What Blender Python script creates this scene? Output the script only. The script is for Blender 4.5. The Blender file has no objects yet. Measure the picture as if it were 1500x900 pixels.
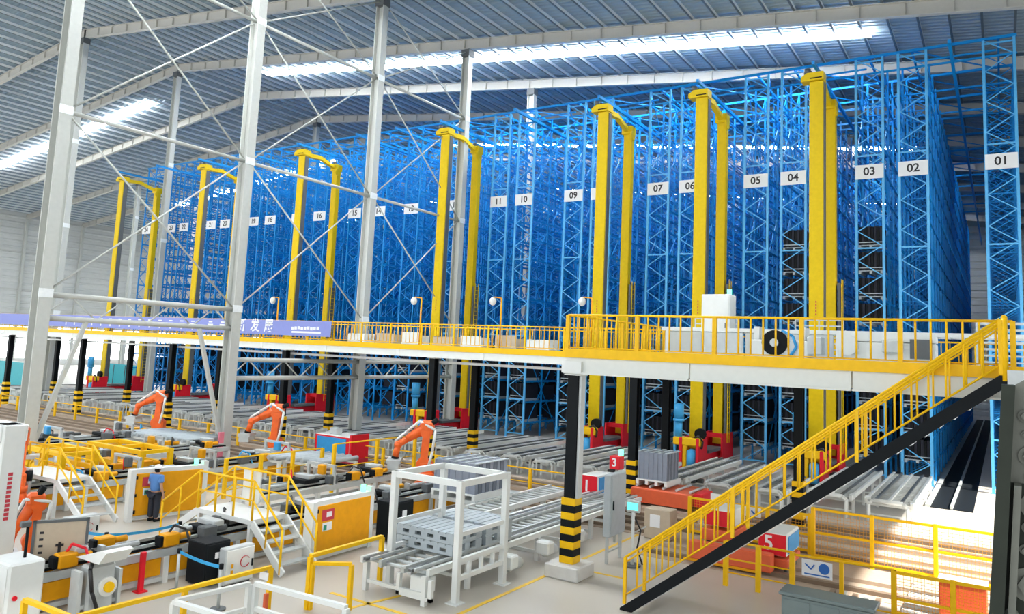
import bpy, math, random
from mathutils import Matrix, Vector
random.seed(7)
S = bpy.context.scene
COL = S.collection

# ------------------------------------------------------------------ camera, world, exposure
CAM_Z = 5.94
yaw, pitch, roll = (math.radians(a) for a in (32.85, 6.27, 2.593))
fw = Vector((-math.sin(yaw), math.cos(yaw), 0)); rt = Vector((math.cos(yaw), math.sin(yaw), 0)); up = Vector((0, 0, 1))
f2 = math.cos(pitch)*fw + math.sin(pitch)*up; u2 = -math.sin(pitch)*fw + math.cos(pitch)*up
r3 = math.cos(roll)*rt + math.sin(roll)*u2; u3 = -math.sin(roll)*rt + math.cos(roll)*u2
cd = bpy.data.cameras.new('camera'); cam = bpy.data.objects.new('camera', cd); COL.objects.link(cam)
cam.matrix_world = Matrix(((r3.x, u3.x, -f2.x, 0), (r3.y, u3.y, -f2.y, 0), (r3.z, u3.z, -f2.z, CAM_Z), (0, 0, 0, 1)))
cd.sensor_fit = 'HORIZONTAL'; cd.sensor_width = 36; cd.lens = 1115/1500*36
cd.shift_y = -59/1500; cd.clip_start = .1; cd.clip_end = 500
S.camera = cam
S.view_settings.view_transform = 'Standard'; S.view_settings.look = 'None'
S.view_settings.gamma = 1; S.view_settings.use_curve_mapping = False
S.view_settings.exposure = 0.82
W = bpy.data.worlds.new('daylight'); S.world = W; W.use_nodes = True
bg = W.node_tree.nodes['Background']; bg.inputs[0].default_value = (.93, .97, 1, 1); bg.inputs[1].default_value = 1.2
SKYLIGHT = 52.0
sd = bpy.data.lights.new('sun', 'SUN'); sd.energy = 9; sd.angle = .03; sd.color = (1, .96, .9)
sun = bpy.data.objects.new('sun', sd); COL.objects.link(sun); sun.location = (30, 30, 40)
sun.rotation_euler = Vector((-.66, .12, -.74)).to_track_quat('-Z', 'Y').to_euler()

# ------------------------------------------------------------------ materials
def mat(name, c, rough=.5, metal=0, var=.12, scale=6, emit=0, bump=0, spec=.5):
    m = bpy.data.materials.new(name); m.use_nodes = True; nt = m.node_tree; b = nt.nodes['Principled BSDF']
    b.inputs['Roughness'].default_value = rough; b.inputs['Metallic'].default_value = metal; b.inputs['Specular IOR Level'].default_value = spec
    if emit:
        b.inputs['Base Color'].default_value = (*c, 1); b.inputs['Emission Color'].default_value = (*c, 1)
        b.inputs['Emission Strength'].default_value = emit; return m
    tc = nt.nodes.new('ShaderNodeTexCoord'); nz = nt.nodes.new('ShaderNodeTexNoise'); nz.inputs['Scale'].default_value = scale
    nz.inputs['Detail'].default_value = 4; nt.links.new(tc.outputs['Object'], nz.inputs['Vector'])
    mx = nt.nodes.new('ShaderNodeMix'); mx.data_type = 'RGBA'
    mx.inputs[6].default_value = tuple(max(0, v*(1-var)) for v in c)+(1,); mx.inputs[7].default_value = tuple(min(1, v*(1+var)) for v in c)+(1,)
    nt.links.new(nz.outputs['Fac'], mx.inputs[0]); nt.links.new(mx.outputs[2], b.inputs['Base Color'])
    if bump:
        bp = nt.nodes.new('ShaderNodeBump'); bp.inputs['Strength'].default_value = bump; bp.inputs['Distance'].default_value = .02
        nt.links.new(nz.outputs['Fac'], bp.inputs['Height']); nt.links.new(bp.outputs[0], b.inputs['Normal'])
    return m
M = dict(
 rack=mat('rack_blue', (.003, .235, .62), .4, spec=.3), rack_lt=mat('rack_brace_blue', (.09, .43, .80), .38),
 crane=mat('crane_yellow', (.72, .50, .003), .5, spec=.2), yellow=mat('safety_yellow', (.90, .52, .004), .45, spec=.25), amber=mat('amber_yellow', (.82, .36, .004), .5, spec=.25),
 white=mat('white_paint', (.74, .76, .74), .45, var=.05), pale=mat('pale_beam', (.70, .72, .68), .45, var=.05), grey=mat('grey_column', (.52, .535, .505), .5, var=.08),
 galv=mat('galvanised', (.52, .55, .55), .4, .15), steel=mat('rail_steel', (.46, .49, .48), .38, .2), dgrey=mat('dark_grey', (.10, .11, .115), .5),
 black=mat('black_paint', (.006, .008, .010), .6, spec=.15), navy=mat('dark_goods', (.018, .02, .03), .6, var=.4, scale=3, spec=.2),
 red=mat('signal_red', (.72, .010, .025), .45, spec=.3), crimson=mat('crimson', (.48, .01, .04), .4), orange=mat('robot_orange', (.86, .13, .012), .38),
 rust=mat('orange_red_cart', (.74, .12, .04), .45), motor=mat('motor_blue', (.035, .33, .66), .35), blue=mat('panel_blue', (.02, .30, .66), .4),
 ltblue=mat('light_blue_panel', (.09, .50, .85), .4), roof=mat('roof_sheet', (.26, .34, .40), .5, .1, var=.1, scale=.6), purlin=mat('purlin_grey', (.82, .86, .87), .45), flange=mat('purlin_flange_shade', (.10, .13, .15), .6),
 rafter=mat('rafter_grey', (.52, .51, .47), .5, var=.06), wall=mat('siding', (.60, .62, .60), .55, var=.06, scale=1), floor=mat('concrete', (.50, .46, .40), .32, var=.12, scale=.35, bump=.03),
 tan=mat('tan_track', (.42, .33, .25), .6), brown=mat('brown_track', (.20, .145, .10), .6), paint=mat('floor_yellow', (.80, .50, .02), .5, var=.2),
 pallet=mat('pallet_grey', (.42, .47, .50), .5), slate=mat('slate_panel', (.13, .155, .20), .4), slab2=mat('slate_panel_light', (.24, .27, .33), .4),
 teal=mat('teal_cover', (.02, .36, .42), .5), board=mat('beige_board', (.52, .43, .32), .6), banner=mat('banner_violet_blue', (.23, .27, .62), .6, var=.05),
 print=mat('white_print', (.82, .83, .85), .6, var=.02), ink=mat('black_print', (.02, .02, .025), .6, var=.02), redink=mat('red_print', (.55, .04, .06), .6, var=.02), blueink=mat('blue_print', (.02, .14, .5), .6, var=.02), greenink=mat('green_print', (.02, .28, .16), .6, var=.02),
 olive=mat('olive_steel', (.018, .023, .016), .5, 0, spec=.2, var=.3, scale=9, bump=.15), olive_lit=mat('lit_olive_steel', (.15, .155, .13), .45, .1, spec=.3, var=.25, scale=9, bump=.15),  # second steel is a paler copy, its lit look painted into the colour
 greenbox=mat('grey_green_cabinet', (.15, .19, .19), .4), skin=mat('skin', (.50, .28, .19), .5), shirt=mat('work_shirt_blue', (.09, .24, .56), .7), trousers=mat('dark_trousers', (.018, .022, .035), .8), helmet=mat('helmet_white', (.8, .8, .8), .3, var=.02),
 belt=mat('barrier_belt_blue', (.03, .36, .70), .6), pink=mat('pink_post', (.80, .22, .30), .5), plinth=mat('plinth_concrete', (.62, .61, .58), .7), hose=mat('hose', (.015, .015, .017), .5),
 light=mat('skylight_panel', (.95, .98, 1), emit=SKYLIGHT), window=mat('window_daylight', (.94, .98, 1), emit=3.2), green=mat('green_lamp', (.1, .9, .35), emit=2.5), screen=mat('teal_screen', (.08, .75, .62), emit=1.2))

# ------------------------------------------------------------------ builders
class MB:
    def __init__(s): s.v = []; s.f = []; s.sm = []
    def _add(s, vs, fs, sm=False):
        n = len(s.v); s.v += [tuple(v) for v in vs]; s.f += [tuple(i+n for i in f) for f in fs]; s.sm += [sm]*len(fs); return s
    def box(s, c, d, rz=0):
        x, y, z = d[0]/2, d[1]/2, d[2]/2; ca, sa = math.cos(rz), math.sin(rz)
        vs = [(c[0]+ca*a-sa*b, c[1]+sa*a+ca*b, c[2]+e) for e in (-z, z) for a, b in ((-x, -y), (x, -y), (x, y), (-x, y))]
        return s._add(vs, [(3, 2, 1, 0), (4, 5, 6, 7), (0, 1, 5, 4), (1, 2, 6, 5), (2, 3, 7, 6), (3, 0, 4, 7)])
    def bx(s, x0, x1, y0, y1, z0, z1): return s.box(((x0+x1)/2, (y0+y1)/2, (z0+z1)/2), (abs(x1-x0), abs(y1-y0), abs(z1-z0)))
    def cbox(s, c, d, b=.02):                       # chamfered box
        h = [d[0]/2, d[1]/2, d[2]/2]; vs = []; idx = {}
        for sx in (-1, 1):
            for sy in (-1, 1):
                for sz in (-1, 1):
                    for a in range(3):
                        p = [sx*h[0], sy*h[1], sz*h[2]]
                        for k in range(3):
                            if k != a: p[k] -= (sx, sy, sz)[k]*b
                        idx[(sx, sy, sz, a)] = len(vs); vs.append((c[0]+p[0], c[1]+p[1], c[2]+p[2]))
        fs = []
        for a in range(3):
            o = [k for k in range(3) if k != a]
            for sg in (-1, 1):
                q = []
                for u, w in ((-1, -1), (1, -1), (1, 1), (-1, 1)):
                    t = [0, 0, 0]; t[a] = sg; t[o[0]] = u; t[o[1]] = w; q.append(idx[(*t, a)])
                fs.append(tuple(q))
        for a in range(3):
            o = [k for k in range(3) if k != a]
            for u in (-1, 1):
                for w in (-1, 1):
                    t = [0, 0, 0]; t[o[0]] = u; t[o[1]] = w; t1 = t[:]; t1[a] = -1; t2 = t[:]; t2[a] = 1
                    fs.append((idx[(*t1, o[0])], idx[(*t1, o[1])], idx[(*t2, o[1])], idx[(*t2, o[0])]))
        for sx in (-1, 1):
            for sy in (-1, 1):
                for sz in (-1, 1): fs.append(tuple(idx[(sx, sy, sz, a)] for a in range(3)))
        return s._add(vs, fs)
    def _frame(s, p, q):
        p, q = Vector(p), Vector(q); d = (q-p).normalized()
        r = Vector((0, 0, 1)) if abs(d.z) < .95 else Vector((0, 1, 0))
        u = d.cross(r).normalized(); w = u.cross(d).normalized(); return p, q, u, w
    def bar(s, p, q, w, h=None):                     # rectangular bar: w across, h along the upward side
        h = h or w; p, q, u, t = s._frame(p, q)
        vs = [e+u*a*w/2+t*b*h/2 for e in (p, q) for a, b in ((-1, -1), (1, -1), (1, 1), (-1, 1))]
        return s._add(vs, [(3, 2, 1, 0), (4, 5, 6, 7), (0, 1, 5, 4), (1, 2, 6, 5), (2, 3, 7, 6), (3, 0, 4, 7)])
    def cyl(s, p, q, r, r2=None, n=10):
        r2 = r if r2 is None else r2; p, q, u, t = s._frame(p, q); k = len(s.v)
        vs = [e+(u*math.cos(6.28318*i/n)+t*math.sin(6.28318*i/n))*rr for e, rr in ((p, r), (q, r2)) for i in range(n)]
        s._add(vs, [(i, (i+1) % n, n+(i+1) % n, n+i) for i in range(n)], True)
        s.f += [tuple(k+i for i in reversed(range(n))), tuple(k+n+i for i in range(n))]; s.sm += [False, False]; return s
    def tube(s, pts, r, n=6):
        for a, b in zip(pts, pts[1:]): s.cyl(a, b, r, n=n)
        return s
    def prism(s, poly, axis, a, b):                  # 2D polygon extruded along an axis
        n = len(poly); mk = {'x': lambda p, t: (t, p[0], p[1]), 'y': lambda p, t: (p[0], t, p[1]), 'z': lambda p, t: (p[0], p[1], t)}[axis]
        return s._add([mk(p, a) for p in poly]+[mk(p, b) for p in poly], [tuple(reversed(range(n))), tuple(range(n, 2*n))]+[(i, (i+1) % n, n+(i+1) % n, n+i) for i in range(n)])
    def sph(s, c, r, n=10, k=6, sz=1, lo=-1):
        vs = []; fs = []
        for j in range(k+1):
            t = lo*math.pi/2+(1-lo)*math.pi/2*j/k if lo else math.pi/2*j/k
            for i in range(n): vs.append((c[0]+r*math.cos(t)*math.cos(6.28318*i/n), c[1]+r*math.cos(t)*math.sin(6.28318*i/n), c[2]+sz*r*math.sin(t)))
        for j in range(k):
            for i in range(n): fs.append((j*n+i, j*n+(i+1) % n, (j+1)*n+(i+1) % n, (j+1)*n+i))
        return s._add(vs, fs, True)
    def mesh(s, name, m):
        me = bpy.data.meshes.new(name); me.from_pydata(s.v, [], s.f); me.polygons.foreach_set('use_smooth', s.sm); me.materials.append(M[m]); return me
def B(): return MB()
def T(name, label, cat, loc=(0, 0, 0), rz=0, group=None):
    o = bpy.data.objects.new(name, None); o.empty_display_size = .2; COL.objects.link(o); o.location = loc; o.rotation_euler[2] = rz
    o['label'] = label; o['category'] = cat
    if group: o['group'] = group
    return o
def P(name, mb, m, par, loc=(0, 0, 0), rz=0, label=None, stuff=False):
    me = mb if isinstance(mb, bpy.types.Mesh) else mb.mesh(name, m)
    o = bpy.data.objects.new(name, me); COL.objects.link(o); o.parent = par; o.location = loc; o.rotation_euler[2] = rz
    if label: o['label'] = label
    if stuff: o['kind'] = 'stuff'
    return o
def ONE(name, mb, m, label, cat, loc=(0, 0, 0), rz=0, group=None):
    o = P(name, mb, m, None, loc, rz); o['label'] = label; o['category'] = cat
    if group: o['group'] = group
    return o
def ST(name, mb, m, loc=(0, 0, 0), par=None):
    o = P(name, mb, m, par, loc)
    if par is None: o['kind'] = 'structure'
    return o
def tree(o, par=None, loc=None, rz=None, label=None):
    c = o.copy(); COL.objects.link(c); c.parent = par
    if loc is not None: c.location = loc
    if rz is not None: c.rotation_euler[2] = rz
    if label: c['label'] = label
    for ch in [x for x in o.children]: tree(ch, c)
    return c
DG = None
def text_mesh(t, size, m, ext=.004):
    cu = bpy.data.curves.new('lettering', 'FONT'); cu.body = t; cu.size = size; cu.extrude = ext; cu.align_x = 'CENTER'; cu.align_y = 'CENTER'; cu.resolution_u = 3; cu.offset = size*.02
    o = bpy.data.objects.new('lettering', cu); COL.objects.link(o); dg = bpy.context.evaluated_depsgraph_get()
    me = bpy.data.meshes.new_from_object(o.evaluated_get(dg)); bpy.data.objects.remove(o); me.materials.clear(); me.materials.append(M[m]); return me
def TXT(t, size, m, par, loc, facing='-y', name='lettering'):
    o = P(name, text_mesh(t, size, m), m, par, loc)
    o.rotation_euler = {'-y': (math.pi/2, 0, 0), '+x': (math.pi/2, 0, math.pi/2)}[facing]; return o

# ------------------------------------------------------------------ setting: floor, walls, roof
def roofz(x): return 32.2-.118*abs(x+68.5)
RX0, RX1, RXM, RY0, RY1 = -136.5, 5, -68.5, -8, 122
floor = ST('floor', B().bx(RX0, RX1, RY0, RY1, -.3, 0), 'floor')
for x0, y0, x1, y1 in ((-10.38, 12.5, -10.38, 25.5), (-10.38, 13.75, -13.6, 13.75), (-12.5, 13.2, -12.1, 15.2), (-8.6, 19.6, -10.38, 19.6)):
    P('floor_line', B().bar((x0, y0, .004), (x1, y1, .004), .11, .006), 'paint', floor)
for y0, y1, m in ((28.35, 28.75, 'tan'), (29.1, 29.35, 'brown'), (30.1, 30.35, 'brown'), (30.6, 31.0, 'tan')):     # shuttle track beams
    P('track_beam', B().bx(-64, 1.5, y0, y1, 0, .14), m, floor)
P('track_bed', B().bx(-64, -9.4, 24.6, 28.35, 0, .012), 'tan', floor); P('track_bed', B().bx(-64, 1.5, 28.75, 30.6, 0, .02), 'tan', floor)
for y0 in (24.9, 25.9, 26.7, 27.5): P('track_beam', B().bx(-64, -9.4, y0, y0+.18, .012, .11), 'brown', floor)
for y0, y1 in ((22.6, 22.8), (23.6, 23.8), (26.0, 26.2), (27.0, 27.2)):
    P('track_beam', B().bx(-9.4, 2, y0, y1, 0, .12), 'brown' if y0 in (22.6, 26.0) else 'tan', floor)
P('track_bed', B().bx(-9.4, 2, 22.2, 27.6, 0, .015), 'tan', floor)
P('aisle_shade', B().bx(-2.75, -1.15, 38.5, 112, 0, .03), 'black', floor)  # shadowed aisle floor, its shade painted as a black strip
P('aisle_kerb', B().bx(-2.95, -2.75, 38.5, 112, 0, .12), 'steel', floor)
P('aisle_rail', B().bx(-2.0, -1.9, 38.5, 112, .03, .16), 'steel', floor)

def siding(length, z0, z1, pitch, dep):             # horizontal ribbed cladding, profile in z, extruded along local y
    p = []; z = z0
    while z < z1-1e-6:
        p += [(0, z), (0, z+pitch*.62), (dep, z+pitch*.7), (dep, z+pitch*.92)]; z += pitch
    p.append((0, z1)); mb = B(); n = len(p)
    mb._add([(a, 0, b) for a, b in p]+[(a, length, b) for a, b in p], [(i, i+1, n+i+1, n+i) for i in range(n-1)]); return mb
wl = ST('wall_left', siding(RY1-RY0, 6.4, 24.6, 1.0, .12), 'wall', (RX0, RY0, 0))
P('base_panel', B().bx(-.2, 0, 0, RY1-RY0, 0, 1.1), 'white', wl)
for i in range(15):
    P('wall_post', B().bx(.12, .5, -.2, .2, 0, 24.3), 'grey', wl, (0, 5.2+9.2*i, 0))
for i, z in enumerate((6.3, 12.2, 18.4)): P('wall_girt', B().bx(.1, .3, 0, RY1-RY0, z, z+.2), 'grey', wl)
for i in range(13):
    y = -2.4+9.2*i
    w = ST('window_%d' % (i+1), B().bx(RX0+.0, RX0+.06, y, y+8.6, 1.1, 6.3), 'window')
    for k in range(5): P('window_frame', B().bx(RX0+.06, RX0+.16, y+k*2.13, y+k*2.13+.1, 1.1, 6.3), 'white', w)
    P('window_frame', B().bx(RX0+.06, RX0+.16, y, y+8.6, 3.6, 3.72), 'white', w)
wb = ST('wall_back', B().bx(RX0, RX1, RY1-.2, RY1, 0, 24), 'wall')
bk = siding(RX1-RX0, 0, 32, 1.0, .12)
P('cladding', bk, 'wall', wb, (RX1, RY1-.4, 0), math.pi/2)

# right wall with a tall open loading door that lets the sun in
wr = ST('wall_right', B().bx(RX1-.3, RX1, 46.5, RY1, 0, 24).bx(RX1-.3, RX1, RY0, 20.5, 0, 24).bx(RX1-.3, RX1, 20.5, 46.5, 9.5, 24), 'wall')
for y0, y1, z0, z1 in ((20.3, 20.5, 0, 9.7), (46.5, 46.7, 0, 9.7), (20.3, 46.7, 9.5, 9.7)): P('door_frame', B().bx(RX1-.36, RX1-.3, y0, y1, z0, z1), 'grey', wr)
def roof_sheet():
    mb = B(); p = []; y = RY0; pt = .46
    while y < RY1:
        p += [(y, 0), (y+pt*.5, 0), (y+pt*.62, .10), (y+pt*.88, .10)]; y += pt
    p.append((RY1, 0)); n = len(p); xs = (RX0, RXM, RX1); vs = []
    for x in xs: vs += [(x, a, roofz(x)+.85+b) for a, b in p]
    mb._add(vs, [(j*n+i, j*n+i+1, (j+1)*n+i+1, (j+1)*n+i) for j in range(2) for i in range(n-1)]); return mb
ceiling = ST('ceiling', roof_sheet(), 'roof')
x = RX0+1
pm = {}
while x < RX1:
    if 'p' not in pm:
        pm['p'] = B().bx(-.03, .03, RY0, RY1, -.24, 0).mesh('purlin', 'purlin'); pm['f'] = B().bx(-.07, .05, RY0, RY1, -.26, -.24).mesh('flange', 'flange')  # dark flange colour stands in for shade on the purlin undersides
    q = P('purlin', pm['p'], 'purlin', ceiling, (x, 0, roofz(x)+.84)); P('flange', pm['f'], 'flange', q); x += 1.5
def rafter_mesh(xa, xb):
    mb = B(); za, zb = roofz(xa), roofz(xb)
    for dz, t, w in ((-.16, .05, .34), (.58, .05, .34)):
        mb.bar((xa, 0, za+dz), (xb, 0, zb+dz), w, t)
    mb.bar((xa, 0, za+.21), (xb, 0, zb+.21), .02, .72)
    n = int(abs(xb-xa)/2.2)
    for i in range(n+1):
        x = xa+(xb-xa)*i/n; mb.box((x, 0, roofz(x)+.21), (.03, .30, .7))
    return mb.mesh('rafter', 'rafter')
rl, rr = rafter_mesh(RX0, RXM), rafter_mesh(RXM, RX1)
for i in range(14):
    y = -2.8+9.2*i
    P('rafter', rl, 'rafter', ceiling, (0, y, 0)); P('rafter', rr, 'rafter', ceiling, (0, y, 0))
def skylight(xa, xb, y, w=.62):
    mb = B(); za, zb = roofz(xa)+.5, roofz(xb)+.5
    mb._add([(xa, y-w/2, za), (xb, y-w/2, zb), (xb, y+w/2, zb), (xa, y+w/2, za), (xa, y-w/2, za+.06), (xb, y-w/2, zb+.06), (xb, y+w/2, zb+.06), (xa, y+w/2, za+.06)],
            [(3, 2, 1, 0), (4, 5, 6, 7), (0, 1, 5, 4), (1, 2, 6, 5), (2, 3, 7, 6), (3, 0, 4, 7)])
    q = P('lamp_shield', B().bar((xa, y, za+.09), (xb, y, zb+.09), .34, .05), 'white', ceiling)  # shield added above the strip to keep its glow off the roof sheet
    P('light_strip', mb, 'light', q, label='continuous bright light strip')
for y in (19.8, 47.2, 74.8, 102.4):
    skylight(-60, -6.1, y); skylight(-114, -79, y)

# main building columns on two grid lines, with bracing between the first line's columns
CX = -32.6
def column(x, y, name_label, w=.62):
    h = roofz(x)-.2
    t = T('steel_column', name_label, 'column', (x, y, 0), group='grey roof columns')
    mb = B()
    for s in (-1, 1): mb.box((s*w*.46, 0, h/2), (.05, w*.8, h))
    mb.box((0, 0, h/2), (w*.9, .03, h)); P('shaft', mb, 'grey', t)
    P('base_plate', B().box((0, 0, .03), (w*1.3, w*1.3, .06)).bx(-w*.6, w*.6, -w*.6, w*.6, .06, .1), 'grey', t)
    for z in (7.4, 15, 22.5): P('gusset', B().box((w*.5, 0, z), (.04, w*.9, .36)), 'purlin', t)
    P('cap_plate', B().box((0, 0, h-.3), (w*1.15, w, .5)), 'dgrey', t)
for i, y in enumerate((15.6, 24.8, 34.0, 43.2, 52.4, 61.6, 70.8)):
    column(CX, y, ['leftmost and nearest tall grey steel column, behind the white machine post', 'tall grey steel column left of the banner lettering', 'tall grey steel column at the right end of the banner',
        'grey steel column rising behind the third yellow crane pair from the left', 'pale roof column standing deep among the blue racks left of the middle crane', 'far roof column hidden among the blue racks', 'farthest roof column on the middle column line'][i])
for i, y in enumerate((34.0, 43.2, 52.4, 61.6, 70.8, 80)):
    column(RXM, y, ['ridge column beside the leftmost grey column, reaching the highest rafter', 'second ridge column from the left, above the first yellow crane', 'third ridge column, just right of the second big grey column', 'fourth ridge column, ending above the blue racks',
        'fifth ridge column deep among racks', 'sixth ridge column farthest back'][i])
for i, y in enumerate((61.6, 70.8)): column(-104.6, y, ['white far column near the siding wall, left of the first crane', 'farther white column near the siding wall'][i])
def brace_bay(y0, y1, label, low):
    t = T('wind_bracing', label, 'bracing', (CX, y0, 0), group='column bracing'); d = y1-y0
    for z in (15, 22.5): P('strut', B().cyl((0, 0, z), (0, d, z), .09), 'grey', t)
    for z0, z1 in ((7.4, 15), (15, 22.5), (22.5, 27.6)):
        P('diagonal', B().cyl((0, .2, z0+.1), (0, d-.2, z1-.1), .045, n=8), 'grey', t); P('diagonal', B().cyl((.08, .2, z1-.1), (.08, d-.2, z0+.1), .045, n=8), 'grey', t)
    zt, zb = (7.35, 6.4) if low else (4.85, 3.92)
    P('truss_chord', B().cyl((0, 0, zt), (0, d, zt), .12), 'grey', t); P('truss_chord', B().cyl((0, 0, zb), (0, d, zb), .12), 'grey', t)
    n = 8
    for i in range(n):
        a, b = (zb, zt) if i % 2 == 0 else (zt, zb)
        P('lacing', B().cyl((0, d*i/n, a), (0, d*(i+1)/n, b), .035, n=6), 'grey', t)
    if low:
        P('strut', B().cyl((0, 0, 7.36), (0, d, 7.36), .12), 'grey', t)
        for a, b in ((1.9, .25), (d-1.9, d-.25)): P('knee_brace', B().bar((0, a, 6.4), (0, b, 1.2), .16), 'grey', t)
brace_bay(15.6, 24.8, 'grey pipe bracing between the two leftmost grey columns', True)
brace_bay(24.8, 34, 'grey pipe bracing between the second and third grey columns', False)
brace_bay(34, 43.2, 'grey pipe bracing right of the third grey column', False)

# ------------------------------------------------------------------ numbered storage racks
NW = ['zero', 'one', 'two', 'three', 'four', 'five', 'six', 'seven', 'eight', 'nine', 'ten', 'eleven', 'twelve', 'thirteen', 'fourteen', 'fifteen', 'sixteen', 'seventeen', 'eighteen', 'nineteen', 'twenty', 'twenty-one', 'twenty-two', 'twenty-three', 'twenty-four']
RY, RW, RH, PITCH, NB = 45.3, 1.36, 23.2, 2.3, 28
RACKX = [.2, -3.8, -5.95, -10.0, -12.15, -16.2, -18.33, -22.4, -24.45, -28.45, -30.6, -34.5, -38.86, -42.3, -44.95, -49.1, -51.84, -55.4, -57.7, -61.8, -63.9, -68.2, -70.3, -74.6]
NZ = 28; DZ = (RH-.3)/NZ
def brace_bar(i):
    a, b = (-1, 1) if i % 2 == 0 else (1, -1)
    return (a*RW*.45, 0, .25+i*DZ), (b*RW*.45, 0, .25+(i+1)*DZ)
fm = B()
for s in (-1, 1): fm.box((s*RW/2, 0, RH/2), (.11, .10, RH))
for i in range(NZ): fm.bar(*brace_bar(i), .045)
frame_me = fm.mesh('upright_frame', 'rack')
post_me = B().box((0, 0, RH/2), (.13, .12, RH)).bx(-.11, .11, -.1, .1, 0, .03).mesh('post', 'rack_lt')
br_me = [B().bar((-RW*.45, 0, 0), (RW*.45, 0, DZ), .05).mesh('brace', 'rack_lt'), B().bar((RW*.45, 0, 0), (-RW*.45, 0, DZ), .05).mesh('brace', 'rack_lt')]
tie_me = B().bx(-RW*.45, RW*.45, -.03, .03, -.04, .04).mesh('cross_tie', 'rack_lt')
LEV = [1.0+1.42*i for i in range(16)]
rm = B()
for z in LEV:
    for s in (-1, 1): rm.bx(s*RW/2-.03, s*RW/2+.03, 0, NB*PITCH, z-.06, z+.06)
rails_me = rm.mesh('pallet_rails', 'rack')
am = B()
for z in LEV[::2]:
    for k in range(NB): am.bx(-RW/2, RW/2, k*PITCH+1.1, k*PITCH+1.18, z, z+.05)
arms_me = am.mesh('support_arms', 'rack')
sm = B()                                            # side bracing in the aisle planes
for k in range(0, NB-1, 4):
    for j in range(4):
        z0 = .4+j*5.7
        for s in (-1, 1):
            sm.bar((s*RW/2, k*PITCH, z0), (s*RW/2, (k+2)*PITCH, z0+5.7), .05); sm.bar((s*RW/2, (k+2)*PITCH, z0), (s*RW/2, k*PITCH, z0+5.7), .05)
side_me = sm.mesh('side_bracing', 'rack')
sign_me = B().box((0, 0, 0), (1.42, .03, .8)).mesh('number_sign', 'print')
for n, x in enumerate(RACKX, 1):
    t = T('storage_rack', 'tall blue steel storage rack whose white sign reads number %s' % NW[n], 'rack', (x, RY, 0), group='numbered blue storage racks')
    if n <= 12:
        for s in (-1, 1): P('post', post_me, 'rack', t, (s*RW/2, 0, 0))
        for i in range(NZ): P('brace', br_me[i % 2], 'rack_lt', t, (0, -.02, .25+i*DZ))
        for z in (.3, 2.6, 7.0, 12.4, 17.6, 23.0): P('cross_tie', tie_me, 'rack_lt', t, (0, 0, z))
        k0 = 1
    else: k0 = 0
    for k in range(k0, NB+1): P('upright_frame', frame_me, 'rack', t, (0, k*PITCH, 0))
    P('pallet_rails', rails_me, 'rack', t, stuff=True); P('support_arms', arms_me, 'rack', t, stuff=True); P('side_bracing', side_me, 'rack', t, stuff=True)
    sg = P('number_sign', sign_me, 'print', t, (0, -.1, 16.66), label='white sign with black number')
    TXT('%02d' % n, .62, 'ink', sg, (0, -.02, 0))
# top ties across all racks
t = T('rack_top_grid', 'blue grid of ties and guide rails across the tops of the racks', 'rack grid', (0, RY, 0))
XL, XR = -75.5, 1.0
for k in range(0, 12):
    y = k*2*PITCH; P('tie_beam', B().bx(XL, XR, y-.06, y+.06, RH, RH+.14), 'rack', t)
    if k < 3: P('tie_beam', B().bx(XL, XR, y-.05, y+.05, RH-.95, RH-.85), 'rack', t)
for a, b in zip(RACKX[:-1], RACKX[1:]):
    if a-b > 3:
        xm = (a+b)/2; P('guide_rail', B().bx(xm-.07, xm+.07, -4.9, NB*PITCH, 21.5, 21.68), 'rack', t)
        P('hanger', B().bar((xm-1.9, 0, 22.6), (xm+1.9, 0, 22.6), .09), 'rack', t)
        for j in range(0, 8): P('plan_brace', B().bar((xm-1.9, j*2*PITCH, RH), (xm+1.9, (j+1)*2*PITCH, RH), .07), 'rack', t)
for x in RACKX: P('run_beam', B().bx(x-.05, x+.05, 0, NB*PITCH, RH, RH+.12), 'rack', t)

# pallet loads standing in the racks
pal_b = B().bx(-.62, .62, -.02, 1.9, .14, .18)
for sx in (-.55, 0, .55): pal_b.bx(sx-.06, sx+.06, 0, 1.9, 0, .14)
pal_me = pal_b.mesh('pallet', 'pallet')
slat_me = B().bx(-.065, .065, 0, 1.8, 0, 1.02).mesh('slab', 'navy'); slat_d = B().bx(-.065, .065, .02, 1.8, 0, 1.0).mesh('slab', 'black')
strap_me = B().bx(-.6, .6, -.012, 0, 0, .05).mesh('strap', 'pallet')
def load_proto():
    r = T('pallet_load', '', 'pallet load', group='dark pallet loads in the racks'); P('pallet', pal_me, 'pallet', r)
    for i in range(8): P('slab', slat_me if i % 2 else slat_d, 'navy', r, (-.52+i*.149, 0, .18))
    P('strap', strap_me, 'pallet', r, (0, 0, .3)); return r
lp = load_proto(); first = True
WORD = ['lowest', 'second', 'third', 'fourth']
def put_load(n, z, lab):
    global first
    o = lp if first else tree(lp); first = False
    o.location = (RACKX[n-1], RY+.18, z); o['label'] = lab
for n in (3, 4):
    for k in range(4): put_load(n, LEV[5]+.07+k*1.42, 'dark panel load in rack number %s above the platform, %s of its column' % (NW[n], ['lowest', 'second from below', 'third from below', 'topmost'][k]))
for n in range(2, 14):
    for k in range(3):
        put_load(n, LEV[k]+.07, 'dark panel load in rack number %s beneath the platform, %s level up' % (NW[n], ['first', 'second', 'third'][k]))
sb = B()
for n, x in enumerate(RACKX[1:], 2):
    for k in range(1, 14 if abs(x+68.5) > 1.5 else 0):
        for j in range(4 if n < 15 else 3):
            if random.random() < .85: sb.bx(x-.58, x+.58, RY+k*PITCH+.15, RY+k*PITCH+2.0, LEV[j]+.1, LEV[j]+1.15)
o = P('stored_goods', sb, 'navy', None); o['label'] = 'dark goods stored deep inside the lower rack levels'; o['category'] = 'goods'; o['kind'] = 'stuff'

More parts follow.
